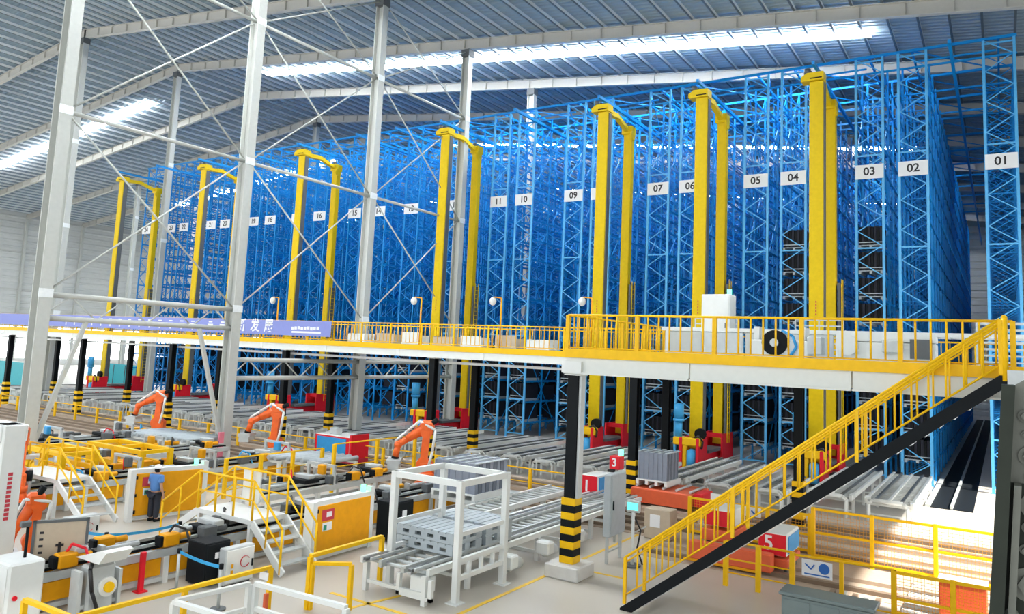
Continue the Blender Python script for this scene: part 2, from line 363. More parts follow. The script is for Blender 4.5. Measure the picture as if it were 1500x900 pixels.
# ------------------------------------------------------------------ stacker cranes
def crane_proto():
    t = T('stacker_crane', '', 'crane', group='yellow stacker cranes')
    P('mast', B().cbox((0, 0, 10.9), (.70, .46, 19.6), .03), 'crane', t, label='front mast')
    P('mast', B().cbox((0.04, 3.6, 10.7), (.56, .46, 19.2), .03), 'crane', t, label='rear mast')
    P('mast_shade', B().bx(.35, .40, -.16, .20, 1.2, 20.6), 'dgrey', t)  # dark strip added for the shade on the mast's right side
    h = P('head', B().prism([(-.75, 20.72), (.38, 20.72), (.38, 21.15), (-.45, 21.15), (-.75, 20.95)], 'y', -.36, .36), 'crane', t)
    P('guide_wheel', B().cyl((-.45, -.2, 21.15), (-.45, -.2, 21.4), .17).cyl((-.45, .2, 21.15), (-.45, .2, 21.4), .17), 'dgrey', h)
    P('slot', B().bx(-.3, .3, -.375, -.36, 20.8, 20.86), 'black', h)
    h = P('head', B().cbox((0, 3.6, 20.5), (.72, .7, .55), .04), 'crane', t)
    P('guide_wheel', B().cyl((-.2, 3.6, 20.78), (-.2, 3.6, 21.05), .17), 'dgrey', h)
    P('top_beam', B().bar((0, .3, 20.85), (0, 1.7, 20.95), .34, .3).bar((0, 1.7, 20.95), (0, 3.3, 20.5), .3, .26), 'crane', t)
    P('hoist_pulley', B().cyl((.3, 3.4, 20.1), (.42, 3.4, 20.1), .3, n=14), 'crane', t)
    ld = B()
    for s in (-.2, .2): ld.bx(.62-.02, .62+.02, 3.6+s-.02, 3.6+s+.02, 1.2, 10.6)
    P('ladder_rail', ld, 'crane', t)
    rg = B().bx(.61, .63, 3.4, 3.8, 0, .03).mesh('ladder_rung', 'crane')
    for i in range(30): P('ladder_rung', rg, 'crane', t, (0, 0, 1.4+i*.3))
    P('cable_track', B().bx(.42, .56, 3.35, 3.85, 1.4, 10.4), 'dgrey', t)
    P('base_beam', B().cbox((0, 1.8, .55), (.5, 5.6, .5), .03), 'red', t)
    for s in (-1, 1):
        P('end_plate', B().cbox((s*.46, -.6, .95), (.16, 1.4, 1.6), .02), 'red', t)
        P('rear_frame', B().bx(s*.55-.05, s*.55+.05, 2.6, 4.6, .35, 1.75), 'red', t)
    P('rear_frame', B().bx(-.6, .6, 2.95, 3.05, 1.5, 1.75).bx(-.6, .6, 2.95, 3.05, .35, .5).bx(-.6, .6, 2.95, 3.05, .85, .95), 'red', t)
    P('guard_panel', B().bx(-.5, .5, 4.5, 4.58, .4, 1.45), 'crimson', t)
    d = P('drive_unit', B().cbox((-.15, -1.0, 1.55), (1.5, .5, .42), .05).cbox((-.28, -1.0, .75), (.24, .4, 1.3), .04), 'yellow', t)
    P('motor', B().cyl((-.68, -1.0, 1.7), (-.68, -1.0, 2.65), .2, n=14).cyl((-.68, -1.0, 2.65), (-.68, -1.0, 3.5), .27, n=14).cyl((-.68, -1.0, 2.58), (-.68, -1.0, 2.7), .3, n=14), 'motor', d, label='bright blue upright motor')
    P('motor', B().cyl((.12, -1.2, .2), (.12, -1.2, 1.05), .24, n=14).sph((.12, -1.2, 1.05), .24, 14, 4, .6, 0), 'motor', d)
    P('hose', B().tube([(.2, -1.05, 1.75), (.5, -1.15, 1.9), (.7, -1.1, 1.6), (.62, -1.0, 1.25), (.45, -1.0, 1.3)], .05), 'hose', d)
    P('fan_guard', B().cyl((.4, -.75, 1.95), (.4, -.5, 1.95), .3, n=14), 'black', t)
    P('rope', B().cyl((.15, .36, 1.2), (.15, .36, 20.7), .018, n=5).cyl((-.15, .36, 1.2), (-.15, .36, 20.7), .018, n=5), 'dgrey', t)
    for i in range(5): P('red_mark', B().bx(-.03, .03, -.238, -.23, 8.4+i*.16, 8.5+i*.16), 'redink', t)
    P('lift_carriage', B().bx(-.5, .5, .5, 3.1, .85, 1.0), 'dgrey', t)
    P('wheel', B().cyl((-.1, -.7, .2), (.1, -.7, .2), .2, n=14).cyl((-.1, 4.1, .2), (.1, 4.1, .2), .2, n=14), 'dgrey', t)
    return t
cp = crane_proto()
CR = [(-7.88, 'rightmost yellow stacker crane, between racks three and four'), (-14.03, 'yellow stacker crane behind the white deck cabinet, between racks five and six'), (-20.2, 'yellow stacker crane between racks seven and eight'),
      (-32.35, 'yellow stacker crane between racks eleven and twelve'), (-46.8, 'yellow stacker crane just left of the third big grey column'), (-59.4, 'yellow stacker crane just left of the second big grey column'), (-72.3, 'leftmost yellow stacker crane in front of the siding wall')]
for i, (x, lab) in enumerate(CR):
    o = cp if i == 0 else tree(cp); o.location = (x, 41.0, 0); o['label'] = lab
for i, x in enumerate([c[0] for c in CR]):
    P('crane_rail', B().bx(x-.04, x+.04, 38.6, 112, 0, .03), 'steel', floor)

# ------------------------------------------------------------------ mezzanine platform
DK = 6.02
LX0, LX1, LY0, LY1 = -72.0, -10.1, 29.4, 33.65        # long walkway
NX0, NX1, NY0, NY1 = -10.15, 1.2, 18.6, 34.6        # near deck
plat = T('mezzanine_walkway', 'long raised walkway with yellow edge and white beam in front of the racks', 'platform', (0, 0, 0))
P('deck_plate', B().bx(LX0, LX1, LY0+.04, LY1, 5.9, DK-.03), 'galv', plat)
P('toe_board', B().bx(LX0, LX1, LY0-.02, LY0+.03, 5.76, DK), 'yellow', plat)
n = 12
for i in range(n):
    a, b = LX0+(LX1-LX0)*i/n, LX0+(LX1-LX0)*(i+1)/n
    P('edge_beam', B().bx(a+.02, b-.02, LY0, LY0+.1, 5.44, 5.76).bx(a+.02, b-.02, LY0-.08, LY0+.18, 5.42, 5.46), 'pale', plat)
    P('beam_joint', B().bx(a-.1, a+.1, LY0-.03, LY0+.1, 5.46, 5.75), 'white', plat)
    P('cross_beam', B().bx(a-.1, a+.1, LY0+.1, LY1, 5.5, 5.88), 'pale', plat)
P('edge_beam', B().bx(LX0, LX1, LY1-.1, LY1, 5.44, 5.88), 'pale', plat)
P('pipe_run', B().bx(LX0, LX1-6, LY0+.5, LY0+.62, 5.15, 5.27), 'white', plat)
near = T('mezzanine_deck', 'raised deck with yellow edge and white beam at the stair head on the right', 'platform', (0, 0, 0))
P('deck_plate', B().bx(NX0, NX1, NY0+.04, LY0+.04, 5.9, DK-.03).bx(LX1, NX1, LY0+.04, NY1, 5.9, DK-.03), 'galv', near)
P('toe_board', B().bx(NX0, NX1, NY0-.02, NY0+.03, 5.82, DK+.05), 'yellow', near)
P('toe_board', B().bx(NX0-.02, NX0+.03, NY0+.03, LY0, 5.84, DK), 'yellow', near)
for a, b in ((-10.15, -6.62), (-6.58, -2.86), (-2.82, 1.2)):
    P('edge_beam', B().bx(a, b, NY0+.04, NY0+.1, 5.42, 5.84).bx(a, b, NY0-.04, NY0+.24, 5.38, 5.43), 'pale', near)
P('edge_beam', B().bx(NX0, NX0+.1, NY0+.1, LY0, 5.42, 5.84), 'pale', near)
for i in range(5): P('cross_beam', B().bx(NX0, NX1, 20.4+i*2.2, 20.6+i*2.2, 5.4, 5.88), 'pale', near)
P('beam_bracket', B().bx(-10.2, -9.6, NY0-.06, NY0+.04, 5.4, 5.72), 'white', near)

def pillar(x, y, label, plinth=False, h=5.38):
    t = T('platform_pillar', label, 'pillar', (x, y, 0), group='black pillars with striped feet')
    z0 = .36 if plinth else 0
    if plinth:
        P('plinth', B().cbox((0, 0, .18), (1.0, 1.0, .36), .03), 'plinth', t)
    mb = B()
    for s in (-1, 1): mb.bx(-.16, .16, s*.15-.015, s*.15+.015, z0+1.66, h)
    mb.bx(-.02, .02, -.14, .14, z0+1.66, h); P('shaft', mb, 'black', t)
    if plinth: P('lit_face_strip', B().bx(.17, .24, -.12, .12, z0+1.7, h), 'galv', t)  # pale strip painting the lit right face of the near pillar
    ye = [True, False]*4+[True]
    for i, y_ in enumerate(ye):
        a = z0+i*1.7/9; P('stripe_band', B().cbox((0, 0, a+.094), (.42, .42, 1.7/9), .01), 'yellow' if y_ else 'black', t)
    P('head_plate', B().bx(-.24, .24, -.24, .24, h, h+.03), 'white', t)
pillar(-9.9, 18.84, 'nearest black pillar with striped foot on a white plinth beside the stair', True, 5.34)
PX_ = [-12.8, -23.4, -34.0, -44.6, -55.2, -65.8]
nm = ['beside the orange cart', 'behind the third robot', 'behind the second robot', 'beside the second tall grey column', 'behind the first robot', 'near the left edge']
for i, x in enumerate(PX_):
    pillar(x, 29.6, 'black striped-foot pillar of the front walkway row, %s' % nm[i]); pillar(x, 33.2, 'black striped-foot pillar of the rear walkway row, %s' % ['right of the panel load on the orange cart', 'right of the third robot', 'left of the third tall grey column', 'between the first and second robots', 'left of the first robot', 'farthest left'][i])
pillar(-6.3, 29.6, 'black striped-foot pillar seen through the stair railing'); 

bal_me, post_cache = {}, {}
def railing(label, p0, p1, group=None, h=1.0, nb=.3, pb=1.8, mtl='yellow', r=.018, name='guard_railing', low=.08, pr=.035, mid=None, toe=False):
    p0, p1 = Vector(p0), Vector(p1); d = p1-p0; L = Vector((d.x, d.y)).length
    t = T(name, label, 'railing', p0, group=group)
    P('top_rail', B().cyl((0, 0, h), d+Vector((0, 0, h)), .03 if r > .01 else .02, n=8), mtl, t)
    if low is not None: P('bottom_rail', B().cyl((0, 0, low), d+Vector((0, 0, low)), .02, n=6), mtl, t)
    for mz in (mid or []): P('middle_rail', B().cyl((0, 0, mz), d+Vector((0, 0, mz)), .022, n=6), mtl, t)
    k = (mtl, h, pr)
    if k not in post_cache: post_cache[k] = B().bx(-pr, pr, -pr, pr, 0, h).mesh('post', mtl)
    n = max(1, round(L/pb))
    for i in range(n+1): P('post', post_cache[k], mtl, t, d*(i/n))
    if nb:
        k = (mtl, h, r, low)
        if k not in bal_me: bal_me[k] = B().cyl((0, 0, low or 0), (0, 0, h), r, n=5).mesh('baluster', mtl)
        m = int(L/nb)
        for i in range(1, m): P('baluster', bal_me[k], mtl, t, d*(i/m))
    return t
railing('yellow walkway railing hung with the violet banner', (LX0, LY0+.05, DK), (-30.2, LY0+.05, DK), h=1.02, nb=.3, pb=2)
railing('yellow walkway railing between the banner and the near deck', (-30.2, LY0+.05, DK), (LX1, LY0+.05, DK), h=1.02, nb=.25, pb=2)
railing('yellow railing along the rear edge of the long walkway', (-45, LY1-.1, DK), (LX1, LY1-.1, DK), h=1.02, nb=.5, pb=2)
railing('yellow railing along the front of the near deck', (NX0+.05, NY0+.05, DK), (.2, NY0+.05, DK), h=.97, nb=.29, pb=1.9, r=.024, pr=.05)
railing('yellow railing along the left side of the near deck', (NX0+.05, NY0+.1, DK), (NX0+.05, LY0, DK), h=.97, nb=.3, pb=1.8, r=.02)
railing('yellow railing along the rear of the near deck', (LX1, NY1-.1, DK), (1.0, NY1-.1, DK), h=1.0, nb=.3, pb=1.8)
ONE('gate_post', B().cbox((0, 0, .55), (.1, .1, 1.1), .015).bx(-.09, .09, -.09, .09, 0, .03), 'yellow', 'single yellow post at the right edge beyond the stair head', 'post', (.78, 18.8, DK-.03))

# banner
bn = T('banner', 'violet-blue cloth banner with white characters on the walkway railing', 'banner', (0, LY0-.09, 0))
P('cloth', B().bx(-71.5, -30.3, -.01, .01, 6.22, 7.05), 'banner', bn)
for px, ch in ((-37.64, '新'), (-36.49, '发'), (-35.3, '展')): TXT(ch, .8, 'print', bn, (px, -.015, 6.68))
for i in range(16): P('character', B().box((-39.46-i*1.15-(.6 if i > 1 else 0), 0, 6.68), (.5, .01, .1)).box((-39.46-i*1.15-(.6 if i > 1 else 0), 0, 6.5), (.12, .01, .3)).box((-39.46-i*1.15-(.6 if i > 1 else 0), 0, 6.85), (.34, .01, .07)), 'print', bn, (0, -.016, 0))
for i in range(9): P('logo_mark', B().box((-33.3+i*.25, 0, 6.62+.02*(i % 3)), (.19, .01, .16)), 'print', bn, (0, -.016, 0))
P('logo_bar', B().box((-32.2, 0, 6.42), (2.3, .01, .1)), 'print', bn, (0, -.016, 0))

# lamp poles on the walkway
for i, (x, lab) in enumerate(((-35.7, 'small lamp pole on the walkway above the banner'), (-24.9, 'small lamp pole left of the middle crane pair'), (-20.0, 'small lamp pole right of the middle crane pair'), (-15.2, 'small lamp pole beside the crane left of the near deck'))):
    t = T('lamp_pole', lab, 'lamp', (x, 30.2, DK-.03), group='lamp poles on the walkway')
    P('pole', B().cyl((0, 0, 0), (0, 0, 2.4), .04, n=8), 'amber', t); P('arm', B().cyl((0, 0, 2.4), (-.45, 0, 2.45), .03, n=6), 'amber', t)
    P('lamp_head', B().sph((-.5, 0, 2.25), .17, 10, 6, 1.2), 'white', t)

# deck equipment
t = T('deck_cabinet', 'white control cabinet with a green lamp on the near deck', 'cabinet', (-9.5, 30.1, DK-.03))
P('body', B().cbox((0, 0, 1.28), (1.15, .8, 2.5), .03), 'white', t); P('door', B().bx(-.52, .52, -.42, -.4, .1, 2.45), 'white', t)
P('handle', B().bx(.38, .42, -.44, -.42, 1.1, 1.4), 'dgrey', t); P('signal_lamp', B().cyl((.42, 0, 2.53), (.42, 0, 2.75), .09), 'green', t)
t = T('deck_junction_box', 'small grey box at the left corner of the near deck', 'box', (-10.6, 29.8, DK-.03)); P('body', B().cbox((0, 0, .8), (.6, .3, .6), .02), 'galv', t); P('stand', B().bx(-.05, .05, -.05, .05, 0, .5), 'galv', t)
t = T('deck_conveyor', 'long white panelled conveyor on the near deck behind the railing', 'conveyor', (0, 24.6, DK-.03))
for i in range(6):
    a = -9.6+i*1.35
    P('side_panel', B().cbox((a+.66, 0, .45), (1.28, .08, .8), .02), 'galv' if i % 2 else 'grey', t)
P('top_frame', B().bx(-9.7, 1.1, -.05, .05, .86, .98), 'white', t); P('top_frame', B().bx(-9.7, 1.1, 1.35, 1.45, .86, .98), 'white', t)
for i in range(30): P('roller', B().cyl((-9.5+i*.36, 0, .92), (-9.5+i*.36, 1.4, .92), .05, n=8), 'galv', t)
for x in (-9.5, -6.5, -3.5, -.5): P('leg', B().bx(x-.05, x+.05, -.05, .05, 0, .86).bx(x-.05, x+.05, 1.35, 1.45, 0, .86), 'white', t)
t = T('deck_winder', 'white machine with black wheel on the near deck behind the railing', 'machine', (-5.3, 22.6, DK-.03))
P('frame', B().cbox((0, 0, .3), (1.6, .7, .55), .03).bx(-.7, -.55, -.3, .3, .57, .95).bx(.55, .7, -.3, .3, .57, .95), 'white', t)
P('wheel', B().cyl((-.1, -.4, .5), (-.1, -.28, .5), .36, n=18), 'black', t); P('hub', B().cyl((-.1, -.46, .5), (-.1, -.4, .5), .12), 'galv', t)
P('gearbox', B().cbox((.95, -.1, .45), (.4, .5, .5), .03), 'galv', t); P('hose', B().tube([(.3, -.38, .1), (.5, -.42, .4), (.4, -.42, .7), (.1, -.4, .85)], .04), 'blue', t)
t = T('deck_drive', 'white drive station with round motor on the right of the near deck', 'machine', (-2.6, 22.6, DK-.03))
P('frame', B().cbox((0, 0, .3), (2.4, .6, .6), .03).bx(-1.2, 1.2, -.3, .3, .62, .78), 'white', t)
P('motor', B().cyl((-.9, -.5, .5), (-.9, -.1, .5), .28, n=16), 'white', t); P('gearbox', B().cbox((.2, -.35, .5), (.5, .25, .35), .03), 'galv', t); P('chain_guard', B().bx(.6, 1.1, -.36, -.3, .2, .7), 'dgrey', t)
t = T('wire_crate', 'grey wire crate standing on the deck before the rightmost rack', 'crate', (.15, 33.2, DK-.03))
mb = B()
for i in range(8): mb.bx(-.95, .95, -.02, .02, .05+i*.24, .1+i*.24)
for i in range(3): mb.bx(-.95+i*.93, -.9+i*.93, -.03, .03, 0, 1.8)
P('wire_side', mb, 'galv', t); P('wire_side', mb.mesh('wire_side', 'galv'), 'galv', t, (0, 1.0, 0)); P('floor_tray', B().bx(-.95, .95, 0, 1, 0, .05), 'galv', t)
for x, l in ((-10.6, 'left'), (-6.3, 'right')):
    t = T('wire_crate', 'grey wire crate on the deck in front of rack number %s' % ('four' if x < -8 else 'three'), 'crate', (x, 33.2, DK-.03)); P('wire_side', mb.mesh('wire_side', 'galv'), 'galv', t); P('floor_tray', B().bx(-.95, .95, 0, .9, 0, .05), 'galv', t)
for i in range(7):
    t = T('walkway_bin', 'small pale parts bin on the long walkway, number %s from the banner end' % ['one', 'two', 'three', 'four', 'five', 'six', 'seven'][i], 'bin', (-29.3+i*1.9, 30.6+.2*(i % 2), DK-.03), group='pale bins on the long walkway')
    P('tray', B().bx(-.6, .6, -.4, .4, 0, .04).bx(-.6, .6, -.4, -.36, 0, .45+.1*(i % 3)).bx(-.6, .6, .36, .4, 0, .5).bx(-.6, -.56, -.36, .36, 0, .5).bx(.56, .6, -.36, .36, 0, .5), 'board' if i % 2 else 'white', t)

# ------------------------------------------------------------------ stair to the near deck
SX0, SX1, SY0, SY1, SH = -7.6, -.02, 17.25, 18.45, 5.78
st = T('steel_stair', 'black-sided steel stair climbing to the near deck', 'stair', (0, 0, 0))
sl = SH/(SX1-SX0)
for y in (SY0, SY1): P('stringer', B().prism([(SX0-.08, 0), (SX0+.22, 0), (SX1+.15, SH-.06), (SX1+.15, SH+.1), (SX1-.03, SH+.1), (SX0-.08, .05)], 'y', y-.03, y+.03), 'black', st)
for i in range(1, 30):
    f = i/30; P('tread', B().bx(SX0+(SX1-SX0)*f-.02, SX0+(SX1-SX0)*f+.24, SY0+.03, SY1-.03, SH*f-.02, SH*f+.02), 'galv', st)
for y, w in ((SY0, 'front'), (SY1, 'rear')):
    railing('yellow sloping handrail on the %s side of the stair' % w, (SX0+.02, y, .16), (SX1, y, SH+.12), h=1.05, nb=.30, pb=2.5, r=.022, low=.18, pr=.035, mid=[.93])
ONE('stair_newel', B().cyl((0, 0, 0), (0, 0, 1.2), .055, n=10).sph((0, 0, 1.2), .055, 10, 3, 1, 0), 'yellow', 'thick yellow newel post at the head of the stair', 'post', (.05, SY0, SH))
ST('trim_1', B().bx(SX1+.1, .6, SY0-.1, NY0, 5.72, DK-.03), 'galv')

# ------------------------------------------------------------------ roller conveyors between shuttle track and racks
def conveyor_meshes(L, w, h):
    d = {}
    d['rail'] = B().bx(-.05, .05, 0, L, h-.16, h+.02).mesh('side_rail', 'white')
    rb = B(); n = int(L/.42)
    for i in range(n): rb.cyl((-w/2, .2+i*.42, h-.06), (w/2, .2+i*.42, h-.06), .045, n=6)
    d['rollers'] = rb.mesh('rollers', 'galv')
    lg = B()
    for s in (-1, 1): lg.bx(s*w/2-.05, s*w/2+.05, -.04, .04, 0, h-.16)
    lg.bx(-w/2, w/2, -.03, .03, h-.3, h-.22).bx(-w/2, w/2, -.03, .03, .12, .18); d['leg'] = lg.mesh('leg_frame', 'white')
    ar = B()                                         # rounded white end hoop
    for s in (-1, 1): ar.cyl((s*w*.42, 0, 0), (s*w*.42, 0, h-.12), .045, n=8)
    ar.cyl((-w*.42, 0, h-.12), (-w*.32, 0, h), .045, n=8).cyl((w*.42, 0, h-.12), (w*.32, 0, h), .045, n=8).cyl((-w*.32, 0, h), (w*.32, 0, h), .055, n=8); d['hoop'] = ar.mesh('end_hoop', 'white')
    d['chain'] = B().bx(-.05, .05, 0, L, h-.02, h+.04).mesh('drive_chain', 'dgrey')
    d['motor'] = B().cbox((0, .3, h-.42), (.36, .5, .26), .03).cyl((.18, .3, h-.42), (.5, .3, h-.42), .11, n=10).mesh('gear_motor', 'dgrey')
    d['clip'] = B().cbox((0, 0, h-.02), (.22, .3, .12), .02).mesh('stop_block', 'white')
    return d
def conveyor(d, label, x, y0, L, w, legs=4, group='roller conveyors feeding the racks', hoops=2):
    t = T('roller_conveyor', label, 'conveyor', (x, y0, 0), group=group)
    for s in (-1, 1): P('side_rail', d['rail'], 'steel', t, (s*w/2, 0, 0))
    P('side_rail', d['rail'], 'steel', t)
    P('rollers', d['rollers'], 'galv', t, stuff=True)
    for i in range(legs): P('leg_frame', d['leg'], 'white', t, (0, .6+(L-1.2)*i/(legs-1), 0))
    for i in range(hoops): P('end_hoop', d['hoop'], 'white', t, (0, -.05-.35*i, 0))
    P('drive_chain', d['chain'], 'dgrey', t, (w*.28, 0, 0)); P('drive_chain', d['chain'], 'dgrey', t, (-w*.28, 0, 0))
    P('gear_motor', d['motor'], 'dgrey', t, (0, L*.3, 0)); P('stop_block', d['clip'], 'white', t, (w/2, .5, 0)); P('stop_block', d['clip'], 'white', t, (-w/2, .5, 0))
    return t
cm = conveyor_meshes(8.4, 1.25, .8); cw = conveyor_meshes(9.4, 1.6, .8); cs = conveyor_meshes(4.8, 1.15, .8)
for n, x in enumerate(RACKX, 1):
    if n == 1: continue
    yy = 32.2 if n > 3 else 33.4
    conveyor(cm if n > 3 else cw, 'grey roller conveyor with white end hoops leading to rack number %s' % NW[n], x, yy, 8.4 if n > 3 else 9.4, 1.25 if n > 3 else 1.6)
for x, n in ((-2.0, 0),): pass
EX = [(-8.0, 'between racks three and four, before the rightmost crane'), (-14.1, 'before the crane between racks five and six'), (-20.3, 'before the crane between racks seven and eight'), (-26.45, 'between racks nine and ten'), (-32.5, 'before the crane between racks eleven and twelve'), (-36.7, 'between racks twelve and thirteen'), (-37.64, 'between racks thirteen and fourteen'), (-47, 'before the crane left of the third grey column'), (-53.6, 'between racks seventeen and eighteen')]
for x, l in EX:
    t = conveyor(cs, 'short grey roller conveyor ' + l, x, 32.4, 4.8, 1.15, 3, 'short roller conveyors before the crane aisles')

# front fence along the shuttle track
railing('long low yellow fence before the shuttle track, left of the third robot', (-46, 27.9, 0), (-24.8, 27.9, 0), h=1.05, nb=0, pb=2.6, pr=.06, low=.5, name='track_fence')
railing('low yellow fence before the shuttle track between the third robot and the near pillar', (-24.2, 28.0, 0), (-14.2, 28.0, 0), h=1.05, nb=0, pb=2.6, pr=.06, low=.5, name='track_fence')
railing('low yellow fence on the left behind the first robot', (-62, 27.6, 0), (-46.4, 27.6, 0), h=1.05, nb=0, pb=2.6, pr=.06, low=.5, name='track_fence')

# ------------------------------------------------------------------ panel bundles and shuttle carts
def bundle(label, loc, nx=9, L=1.9, hgt=1.15, w=1.7, rz=0):
    t = T('panel_bundle', label, 'panel bundle', loc, rz, 'slate panel bundles')
    pal = P('pallet', B().bx(-w/2-.08, w/2+.08, -.08, L+.08, .15, .2), 'white', t)
    for k in range(4): P('runner', B().bx(-w/2-.08+k*(w+.04)/3, -w/2+.04+k*(w+.04)/3, -.08, L+.08, 0, .15), 'white', pal)
    for i in range(nx):
        a = L*i/nx; P('panel', B().bx(-w/2, w/2, a+.01, a+L/nx-.02, .2, .2+hgt), 'slate' if i % 2 else 'slab2', t)
    for i in range(5): P('top_strip', B().bx(-w/2+i*w/4-.07*(i > 0)-.0, -w/2+i*w/4+.07, 0, L, .2+hgt, .23+hgt), 'pallet', t)
    for i in range(7): P('edge_strip', B().bx(-w/2+i*w/6-.03, -w/2+i*w/6+.03, -.015, 0.01, .2, .2+hgt), 'slab2', t)
    return t
def cart(label, loc, num, sz=(1.0, 1.5, .75), body='rust', blue=True, z0=.35):
    t = T('shuttle_cart', label, 'cart', loc, 0, 'shuttle carts')
    x, y, z = sz
    P('chassis', B().cbox((0, y/2, z0*.6), (x*1.1, y*1.05, z0*.5), .03), body, t)
    for a in (.15, .85):
        for s in (-1, 1): P('wheel', B().cyl((s*x*.42-.04, y*a, .12), (s*x*.42+.04, y*a, .12), .12, n=10), 'dgrey', t)
    P('housing', B().cbox((0, y/2, z0+z/2), (x, y, z), .03), 'white', t)
    fr = P('front_plate', B().bx(-x/2+.02, x/2-.02, -.03, 0, z0+.02, z0+z-.03), 'red', t)
    if num: TXT(num, .55, 'print', fr, (-.1, -.036, z0+z*.52))
    if blue: P('side_plate', B().bx(x/2, x/2+.03, .1, y-.1, z0+.08, z0+z-.08), 'blue', t, label='blue side plate')
    return t
cart('red and blue shuttle cart marked 1 left of the grey pedestal cabinet', (-13.2, 26.5, 0), '1', (.7, 1.2, .85), 'rust', True, .55)
cart('red and blue shuttle cart marked 5 below the stair', (-5.6, 22.95, .05), '5', (.8, 1.5, .62), 'rust', True, .45)
cart('shuttle cart behind the stair stringer left of cart 5', (-7.5, 24.0, .12), '', (.9, 1.4, .5), 'rust', False, .7)
t = T('cart_body', 'salmon red machine body under the cart marked 5', 'machine', (-6.5, 22.5, .02)); P('body', B().cbox((-.2, .1, .35), (2.4, .35, .5), .03), 'rust', t); P('flange', B().bx(-1.5, .6, -.12, -.08, .05, .12), 'amber', t)
t = cart('blue-sided shuttle cart with red ends behind the second robot', (-27.2, 26.9, .1), '', (2.3, 1.2, .95), 'crimson', False, .45)
P('side_plate', B().bx(-.95, .95, -.07, -.03, .55, 1.3), 'blue', t, label='blue side plate'); P('end_plate', B().bx(1.15, 1.25, 0, 1.2, .3, 1.5), 'red', t)
P('lamp_box', B().cbox((-.3, .5, 1.55), (.5, .4, .3), .03), 'galv', t)
# orange cart with panel load
t = T('transfer_cart', 'orange-red transfer cart carrying the panel bundle beside the striped pillar', 'cart', (-11.25, 28.9, .14))
P('deck', B().cbox((0, .9, .42), (2.5, 2.0, .45), .03), 'rust', t); P('skirt', B().bx(-1.25, 1.25, -.14, -.1, .1, .6), 'rust', t); P('red_end', B().cbox((1.45, .6, .45), (.35, 1.2, .5), .03), 'red', t)
for s in (-.9, .9): P('wheel', B().cyl((s-.05, .2, .12), (s+.05, .2, .12), .12), 'dgrey', t)
for i in range(5): P('roller', B().cyl((-1.1+i*.55, .1, .7), (-1.1+i*.55, 1.7, .7), .05, n=8), 'galv', t)
bundle('slate-blue panel bundle on white pallet riding the orange cart', (-11.75, 29.1, .90), 8, 1.35, 1.05, 1.15)
bundle('slate-blue panel bundle with pale top behind the white gantry frame', (-15.9, 21.6, .85), 9, 2.0, 1.0, 1.7)
t = T('bundle_stand', 'low grey stand under the panel bundle behind the gantry', 'stand', (-15.7, 21.5, 0))
P('top', B().bx(-1.1, .8, 0, 2.8, .72, .85), 'galv', t)
for a in (-.9, .9):
    for b in (.1, 2.7): P('leg', B().bx(a-.05, a+.05, b-.05, b+.05, 0, .72), 'galv', t)

# ------------------------------------------------------------------ white gantry frame, near roller conveyor and grey pallets
t = T('gantry_frame', 'white steel gantry frame over the near conveyor', 'gantry', (-11.9, 16.05, 0))
GX, GY, GH = 1.02, 1.0, 2.8
for sx in (-1, 1):
    for sy in (-1, 1):
        p = P('post', B().cbox((sx*GX, sy*GY, GH/2), (.16, .16, GH), .012), 'white', t); P('foot_plate', B().bx(sx*GX-.17, sx*GX+.17, sy*GY-.17, sy*GY+.17, 0, .03), 'white', p)
for s in (-1, 1):
    P('top_beam', B().bx(-GX, GX, s*GY-.07, s*GY+.07, GH-.14, GH), 'white', t); P('top_beam', B().bx(s*GX-.07, s*GX+.07, -GY, GY, GH-.14, GH), 'white', t)
    for z in (.55, .95): P('side_beam', B().bx(s*GX-.05, s*GX+.05, -GY, GY, z-.05, z+.05), 'white', t)
    for k in (-.5, 0, .5): P('side_strut', B().bx(s*GX-.04, s*GX+.04, k*GY-.04, k*GY+.04, .55, .95), 'white', t)
    P('guide_bar', B().bx(s*GX-.03, s*GX+.03, -GY, GY, 1.5, 1.6), 'white', t)
t = T('near_conveyor', 'long white-legged roller conveyor running under the gantry', 'conveyor', (-12.05, 14.3, 0))
CL = 12.6
for x in (-1.15, -.55, .15, .75): P('side_rail', B().bx(x-.05, x+.05, 0 if x < .5 else .2, CL, .66, .8), 'white' if abs(x) > .7 else 'steel', t)
rol = B().cyl((-1.1, 0, .72), (.7, 0, .72), .045, n=8).mesh('roller', 'galv')
for i in range(36): P('roller', rol, 'galv', t, (0, .2+i*.35, 0))
for x in (-.9, .5): P('chain_track', B().bx(x-.05, x+.05, -.15, CL, .78, .84), 'dgrey', t)
for x in (-.75, -.45, .3, .6): P('top_runner', B().bx(x-.03, x+.03, -.1, CL, .8, .86), 'galv', t)
for i in range(8):
    y = .15+i*1.7
    for x in (-1.1, .72): P('leg', B().bx(x-.06, x+.06, y-.06, y+.06, 0, .66), 'white', t)
    P('cross_member', B().bx(-1.1, .72, y-.04, y+.04, .2, .28), 'white', t)
P('front_frame', B().bx(-.1, .95, .1, .2, .12, .2).bx(-.1, 0, .1, .2, .12, .6).bx(.85, .95, .1, .2, .12, .6), 'white', t)
for i in range(3):
    g = P('gear_motor', B().cbox((1.05, 3.2+i*1.9, .45), (.45, .35, .35), .04), 'white', t); P('motor', B().cyl((1.05, 3.2+i*1.9, .32), (1.05, 3.75+i*1.9, .32), .14, n=12), 'galv', g)
P('control_box', B().cbox((.5, .35, .42), (.5, .35, .35), .02), 'white', t)
t2 = T('side_conveyor', 'narrow white conveyor with motors running behind the gantry toward cart 1', 'conveyor', (-14.4, 18.2, 0))
for x in (-.5, .5): P('side_rail', B().bx(x-.05, x+.05, 0, 8.4, .66, .82), 'white', t2)
